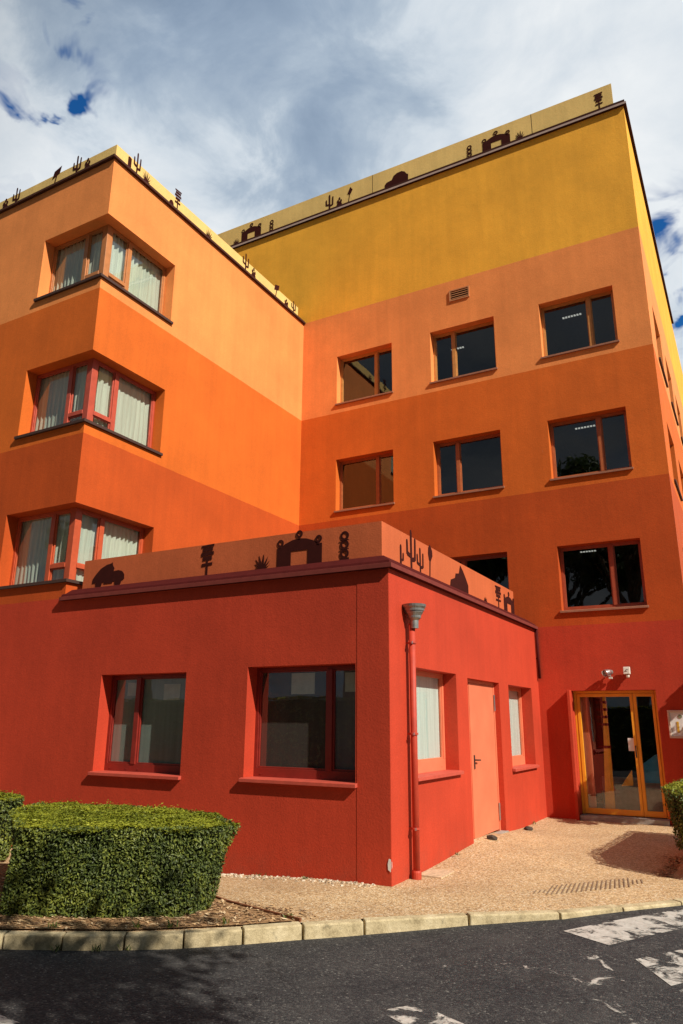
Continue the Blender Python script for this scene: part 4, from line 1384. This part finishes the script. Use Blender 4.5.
def chips(name, pts, size, mat, label, cat, flat=True):
    """scattered flat chips or pebbles as one mesh"""
    V, F = [], []
    r = random.Random(len(pts))
    for (x, y, z) in pts:
        a = r.uniform(0, 6.28); s = size * r.uniform(.5, 1.3)
        ca, sa = math.cos(a), math.sin(a)
        k = len(V)
        if flat:
            L, W = s * r.uniform(.8, 1.8), s * .5
            tz = r.uniform(-.4, .6) * s
            for px, pyy, pz in ((-L, -W * .5, 0), (0, -W, tz * .6), (L, W * .2, tz), (0, W, .3 * tz)):
                V.append((x + px * ca - pyy * sa, y + px * sa + pyy * ca, z + .004 + abs(pz)))
            F.append((k, k + 1, k + 2, k + 3))
        else:
            pts8 = [(-1, -.7, 0), (.8, -.9, 0), (1, .8, 0), (-.8, .9, 0), (-.6, -.4, .9), (.5, -.5, 1), (.6, .5, .8), (-.5, .5, .95)]
            for px, pyy, pz in pts8:
                px *= r.uniform(.8, 1.2); pyy *= r.uniform(.7, 1.1)
                V.append((x + (px * ca - pyy * sa) * s, y + (px * sa + pyy * ca) * s, z - .004 + pz * s * .9))
            for q in ((4, 5, 6, 7), (0, 1, 5, 4), (1, 2, 6, 5), (2, 3, 7, 6), (3, 0, 4, 7)): F.append(tuple(k + i for i in q))
    me = bpy.data.meshes.new(name); me.from_pydata(V, [], F); me.materials.append(mat)
    o = bpy.data.objects.new(name, me); COL.objects.link(o)
    tag(o, label, cat, None, 'stuff')
    return o


pts = []
rr = random.Random(3)
while len(pts) < 6500:
    x, y = rr.uniform(-8, -3.9), rr.uniform(4, 7)
    if in_poly(x, y, BED): pts.append((x, y, .018))
for _ in range(160):
    t = rr.random()
    pts.append((-3.9 - 1.0 * t + rr.gauss(0, .1), 6.45 + .1 * t + abs(rr.gauss(0, .10)), .004))
chips('bark_mulch', pts, .022, M_CHIP, 'brown bark mulch scattered round the clipped hedge', 'mulch')
pts = []
for _ in range(430):
    x = rr.uniform(-7.4, -4.0)
    y = Y1 - abs(rr.gauss(0, .11)) - .012
    pts.append((x, y, pave_z(x, y)))
chips('pebble_strip', pts, .017, M_PEBBLE, 'white pebbles along the foot of the red front wall', 'pebbles', flat=False)
pts = []
for _ in range(420):
    x, y = -1.16 - abs(rr.gauss(0, .10)), rr.uniform(10.2, 11.8)
    pts.append((x, y, pave_z(x, y)))
chips('leaf_litter', pts, .024, M_CHIP, 'dry brown leaves on the pavement beside the right hand hedge', 'leaf litter')


# small weeds in the kerb joints and along the bed
V, F = [], []
rw = random.Random(9)
spots = [(-5.40, 4.86, -.10), (-5.1, 5.02, -.10), (-4.9, 5.17, -.10), (-5.0, 5.36, .02), (-4.75, 5.52, .02), (-4.42, 5.85, .02), (-5.6, 4.98, .02), (-4.05, 6.33, .01), (-3.76, 13.9, .04), (-3.72, 9.9, .08), (-4.9, 8.02, -.02), (-5.55, 8.0, -.05)]
for x, y, z in spots:
    for _ in range(rw.randint(8, 18)):
        a = rw.uniform(0, 6.28); L = rw.uniform(.02, .055); w_ = rw.uniform(.004, .008)
        bx, by = x + rw.gauss(0, .022), y + rw.gauss(0, .022)
        ox, oy = math.cos(a) * L * .7, math.sin(a) * L * .7
        k = len(V)
        V += [(bx - w_ * math.sin(a), by + w_ * math.cos(a), z), (bx + w_ * math.sin(a), by - w_ * math.cos(a), z), (bx + ox * .6 + w_ * math.sin(a), by + oy * .6 - w_ * math.cos(a), z + L * .8), (bx + ox, by + oy, z + L)]
        F.append((k, k + 1, k + 2, k + 3))
me = bpy.data.meshes.new('weeds'); me.from_pydata(V, [], F); me.materials.append(M_HEDGE)
o = bpy.data.objects.new('weeds', me); COL.objects.link(o)
tag(o, 'small green weeds in the kerb joints and along the wall foot', 'weeds', None, 'stuff')


# ------------------------------------------------------------------ hedges
def leaf_cloud(P, Nn, size, jit, r):
    """numpy: quads at points P facing roughly Nn"""
    n = len(P)
    d = Nn + r.normal(0, jit, (n, 3))
    d /= np.linalg.norm(d, axis=1)[:, None]
    a = np.cross(d, r.normal(0, 1, (n, 3)))
    a /= np.linalg.norm(a, axis=1)[:, None]
    b = np.cross(d, a)
    s = size * r.uniform(.6, 1.35, (n, 1))
    v = np.stack([P - a * s, P - b * s * .45 + d * s * .15, P + a * s, P + b * s * .45 + d * s * .15], axis=1)
    return v.reshape(-1, 3)


def add_quads(me_v, me_f, V):
    k = len(me_v)
    n = len(V) // 4
    me_v.extend(map(tuple, V))
    me_f.extend([(k + 4 * i, k + 4 * i + 1, k + 4 * i + 2, k + 4 * i + 3) for i in range(n)])


def hedge(name, bot, top, z0, z1, n_leaf, size, label, seed, lift=.0):
    """bot/top: matching plan polygons (counter-clockwise); leaves over all faces of the clipped block"""
    r = np.random.default_rng(seed)
    cx, cy = np.mean([p[0] for p in bot]), np.mean([p[1] for p in bot])
    V, F, MI = [], [], []
    def shrink(p, k): return (cx + (p[0] - cx) * k, cy + (p[1] - cy) * k)
    N = len(bot)
    b2 = [shrink(p, .93) for p in bot]; t2 = [shrink(p, .93) for p in top]
    V += [(x, y, z0) for x, y in b2] + [(x, y, z1 - .06) for x, y in t2]
    for i in range(N):
        j = (i + 1) % N
        F.append((i, j, N + j, N + i))
    F.append(tuple(range(N, 2 * N)))
    MI += [1] * len(F)
    # areas
    tris = []
    for i in range(N):
        j = (i + 1) % N
        a, b, c, d = (np.array((*bot[i], z0)), np.array((*bot[j], z0)), np.array((*top[j], z1)), np.array((*top[i], z1)))
        tris += [(a, b, c), (a, c, d)]
    ct = np.array((np.mean([p[0] for p in top]), np.mean([p[1] for p in top]), z1 + .03))
    for i in range(N):
        j = (i + 1) % N
        tris.append((np.array((*top[i], z1)), np.array((*top[j], z1)), ct))
    ar = np.array([np.linalg.norm(np.cross(b - a, c - a)) / 2 for a, b, c in tris])
    cnt = r.multinomial(n_leaf, ar / ar.sum())
    for (a, b, c), m in zip(tris, cnt):
        if m == 0: continue
        nn = np.cross(b - a, c - a); nn /= np.linalg.norm(nn)
        u, w = r.random(m), r.random(m)
        sw = u + w > 1
        u[sw], w[sw] = 1 - u[sw], 1 - w[sw]
        P = a + np.outer(u, b - a) + np.outer(w, c - a)
        # uneven, clumpy surface
        und = (np.sin(P[:, 0] * 9 + P[:, 2] * 7) + np.sin(P[:, 1] * 11 - P[:, 2] * 5 + 1.3) + np.sin(P[:, 0] * 23 + P[:, 1] * 19) * .6) * .011
        depth = -np.abs(r.normal(0, .032 if nn[2] < .5 else .012, m)) + np.where(r.random(m) < .05, np.abs(r.normal(0, .022, m)), 0)
        P = P + nn * (und + depth)[:, None]
        add_quads(V, F, leaf_cloud(P, np.tile(nn * (.55 if nn[2] < .5 else 1.1) + np.array((0, 0, .35)), (m, 1)), size, .42, r))
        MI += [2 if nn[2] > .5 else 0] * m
    me = bpy.data.meshes.new(name)
    base = Vector((cx, cy, z0))
    me.from_pydata([(x - base.x, y - base.y, z - base.z) for x, y, z in V], [], F)
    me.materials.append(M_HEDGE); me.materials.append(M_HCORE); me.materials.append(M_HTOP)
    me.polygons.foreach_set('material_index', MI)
    o = bpy.data.objects.new(name, me); COL.objects.link(o); o.location = base
    return tag(o, label, 'hedge')


hedge('clipped_hedge', [(-6.40, 5.02), (-5.6, 5.35), (-4.90, 5.82), (-4.86, 6.20), (-5.4, 6.75), (-6.2, 6.95), (-7.6, 6.6), (-7.2, 5.9)],
      [(-6.20, 4.96), (-5.4, 5.42), (-4.70, 5.98), (-4.60, 6.28), (-5.4, 6.86), (-6.2, 7.05), (-7.85, 6.55), (-7.4, 5.8)], 0.0, .78, 84000, .0165,
      'large square clipped green hedge on bark mulch in front of the red wall', 1)
hedge('clipped_hedge', [(-10.0, 6.3), (-9.0, 6.6), (-8.85, 7.0), (-9.2, 7.3), (-10.2, 7.2)], [(-10.0, 6.2), (-8.9, 6.5), (-8.75, 7.05), (-9.2, 7.4), (-10.3, 7.3)], .0, .74, 16000, .024,
      'green hedge cut by the left frame edge, behind the large clipped hedge', 2)
hedge('clipped_hedge', [(-1.14, 10.95), (-.95, 10.35), (-.2, 9.95), (1.2, 10.2), (1.4, 13.6), (-1.0, 13.6)],
      [(-1.24, 10.92), (-.98, 10.22), (-.2, 9.82), (1.3, 10.1), (1.5, 13.7), (-1.1, 13.7)], .22, .96, 30000, .024,
      'dark hedge in a pale planter at the right frame edge, beside the entrance', 3)
# planter under the right hedge
mb = MB()
pl = [(-1.06, 10.99), (-.90, 10.42), (-.2, 10.02), (1.15, 10.25), (1.35, 13.5), (-.98, 13.5)]
k = len(pl)
cxp, cyp = sum(p[0] for p in pl) / k, sum(p[1] for p in pl) / k
mb.v += [(x, y, -.05) for x, y in pl] + [(x, y, .24) for x, y in pl] + [(cxp + (x - cxp) * .9, cyp + (y - cyp) * .9, .24) for x, y in pl] + [(cxp + (x - cxp) * .9, cyp + (y - cyp) * .9, .18) for x, y in pl]
for i in range(k):
    j = (i + 1) % k
    for q in range(3):
        mb.f.append((q * k + i, q * k + j, (q + 1) * k + j, (q + 1) * k + i)); mb.m.append(mb.mi(M_PLANTER))
mb.f.append(tuple(3 * k + i for i in range(k))); mb.m.append(mb.mi(M_MULCH))
tag(mb.build('planter', None, loc=(cxp, cyp, 0)), 'low pale concrete planter under the right hand hedge', 'planter')


# ------------------------------------------------------------------ trees across the road (seen in the glass, and as shade on the asphalt)
def tree(loc, h, crown_r, crown_z, n_leaf, size, label, seed, group, squash=1.0, spread=None):
    r = np.random.default_rng(seed)
    rr = random.Random(seed)
    root = thing('broadleaf_tree', loc, label, 'tree', group)
    L = Vector(loc)
    mb = MB()
    top = L + Vector((0, 0, crown_z))
    mb.tube([L - Vector((0, 0, .3)), L + Vector((.05, 0, crown_z * .4)), top], [h * .022, h * .016, h * .010], M_BARK, 9)
    clumps = []
    for i in range(26):
        a = rr.uniform(0, 6.28); e = rr.uniform(-.5, 1.0); q = crown_r * rr.uniform(.45, .95)
        c = top + Vector((math.cos(a) * q * math.cos(e), math.sin(a) * q * math.cos(e), math.sin(e) * q * squash + crown_r * .2))
        clumps.append((c, crown_r * rr.uniform(.20, .36)))
        if i < 12:
            s = L + Vector((0, 0, crown_z * rr.uniform(.45, .95)))
            mb.tube([s, s.lerp(c, .5) + Vector((0, 0, -.1)), c], [h * .009, h * .006, h * .003], M_BARK, 6)
    mb.build('trunk', root)
    V, F = [], []
    per = n_leaf // len(clumps)
    for c, cr in clumps:
        d = r.normal(0, 1, (per, 3)); d /= np.linalg.norm(d, axis=1)[:, None]
        P = np.array(c) + d * (cr * r.random((per, 1)) ** .45) * np.array((1, 1, .75))
        add_quads(V, F, leaf_cloud(P, d * .5 + np.array((0, 0, .5)), size, .9, r))
    me = bpy.data.meshes.new('crown')
    me.from_pydata([tuple(Vector(v) - L) for v in V], [], F)
    me.materials.append(M_TREE)
    o = bpy.data.objects.new('crown', me); COL.objects.link(o); o.parent = root
    ROOT[o] = L
    return root


def copy_tree(o, loc, rz, sc, label):
    c = o.copy(); COL.objects.link(c); c.location = loc; c.rotation_euler = (0, 0, rz); c.scale = (sc, sc, sc); c['label'] = label
    for ch in list(o.children):
        d = ch.copy(); COL.objects.link(d); d.parent = c
    return c


hedge('added_dark_hedge', [(-34, -6.2), (9, -5.6), (9, -4.0), (-34, -4.6)][0:4], [(-34, -6.1), (9, -5.5), (9, -4.1), (-34, -4.7)], -.15, 2.5, 30000, .07,  # dark hedge added out of view to darken the window reflections
      'long tall dark hedge added unseen behind the viewer to darken reflections in the glass', 8)
G = 'trees across the road'
t1 = tree((-4.8, -8.0, -.2), 15.5, 4.2, 10.5, 16000, .20, 'tall tree across the road behind the viewer, reflected in the right hand windows', 21, G)
copy_tree(t1, (-13.5, -8.5, -.2), 1.9, .98, 'tall tree across the road, reflected in the middle windows')
copy_tree(t1, (-21.5, -6.0, -.2), 3.7, .85, 'tree across the road behind the viewer, far to the left')
copy_tree(t1, (4.0, -11.0, -.2), 5.1, .9, 'tree across the road behind the viewer, far to the right')
copy_tree(t1, (-9.0, -13.0, -.2), .7, 1.0, 'tree in the back row across the road')
tree((2.1, 0.75, -.1), 7.4, 2.75, 5.3, 8200, .085, 'small street tree right of the viewer shading the road', 33, None, .7)
tree((.55, 14.3, 0), 3.6, 1.0, 2.6, 11000, .05, 'small ornamental tree right of the entrance, beyond the frame', 44, None)
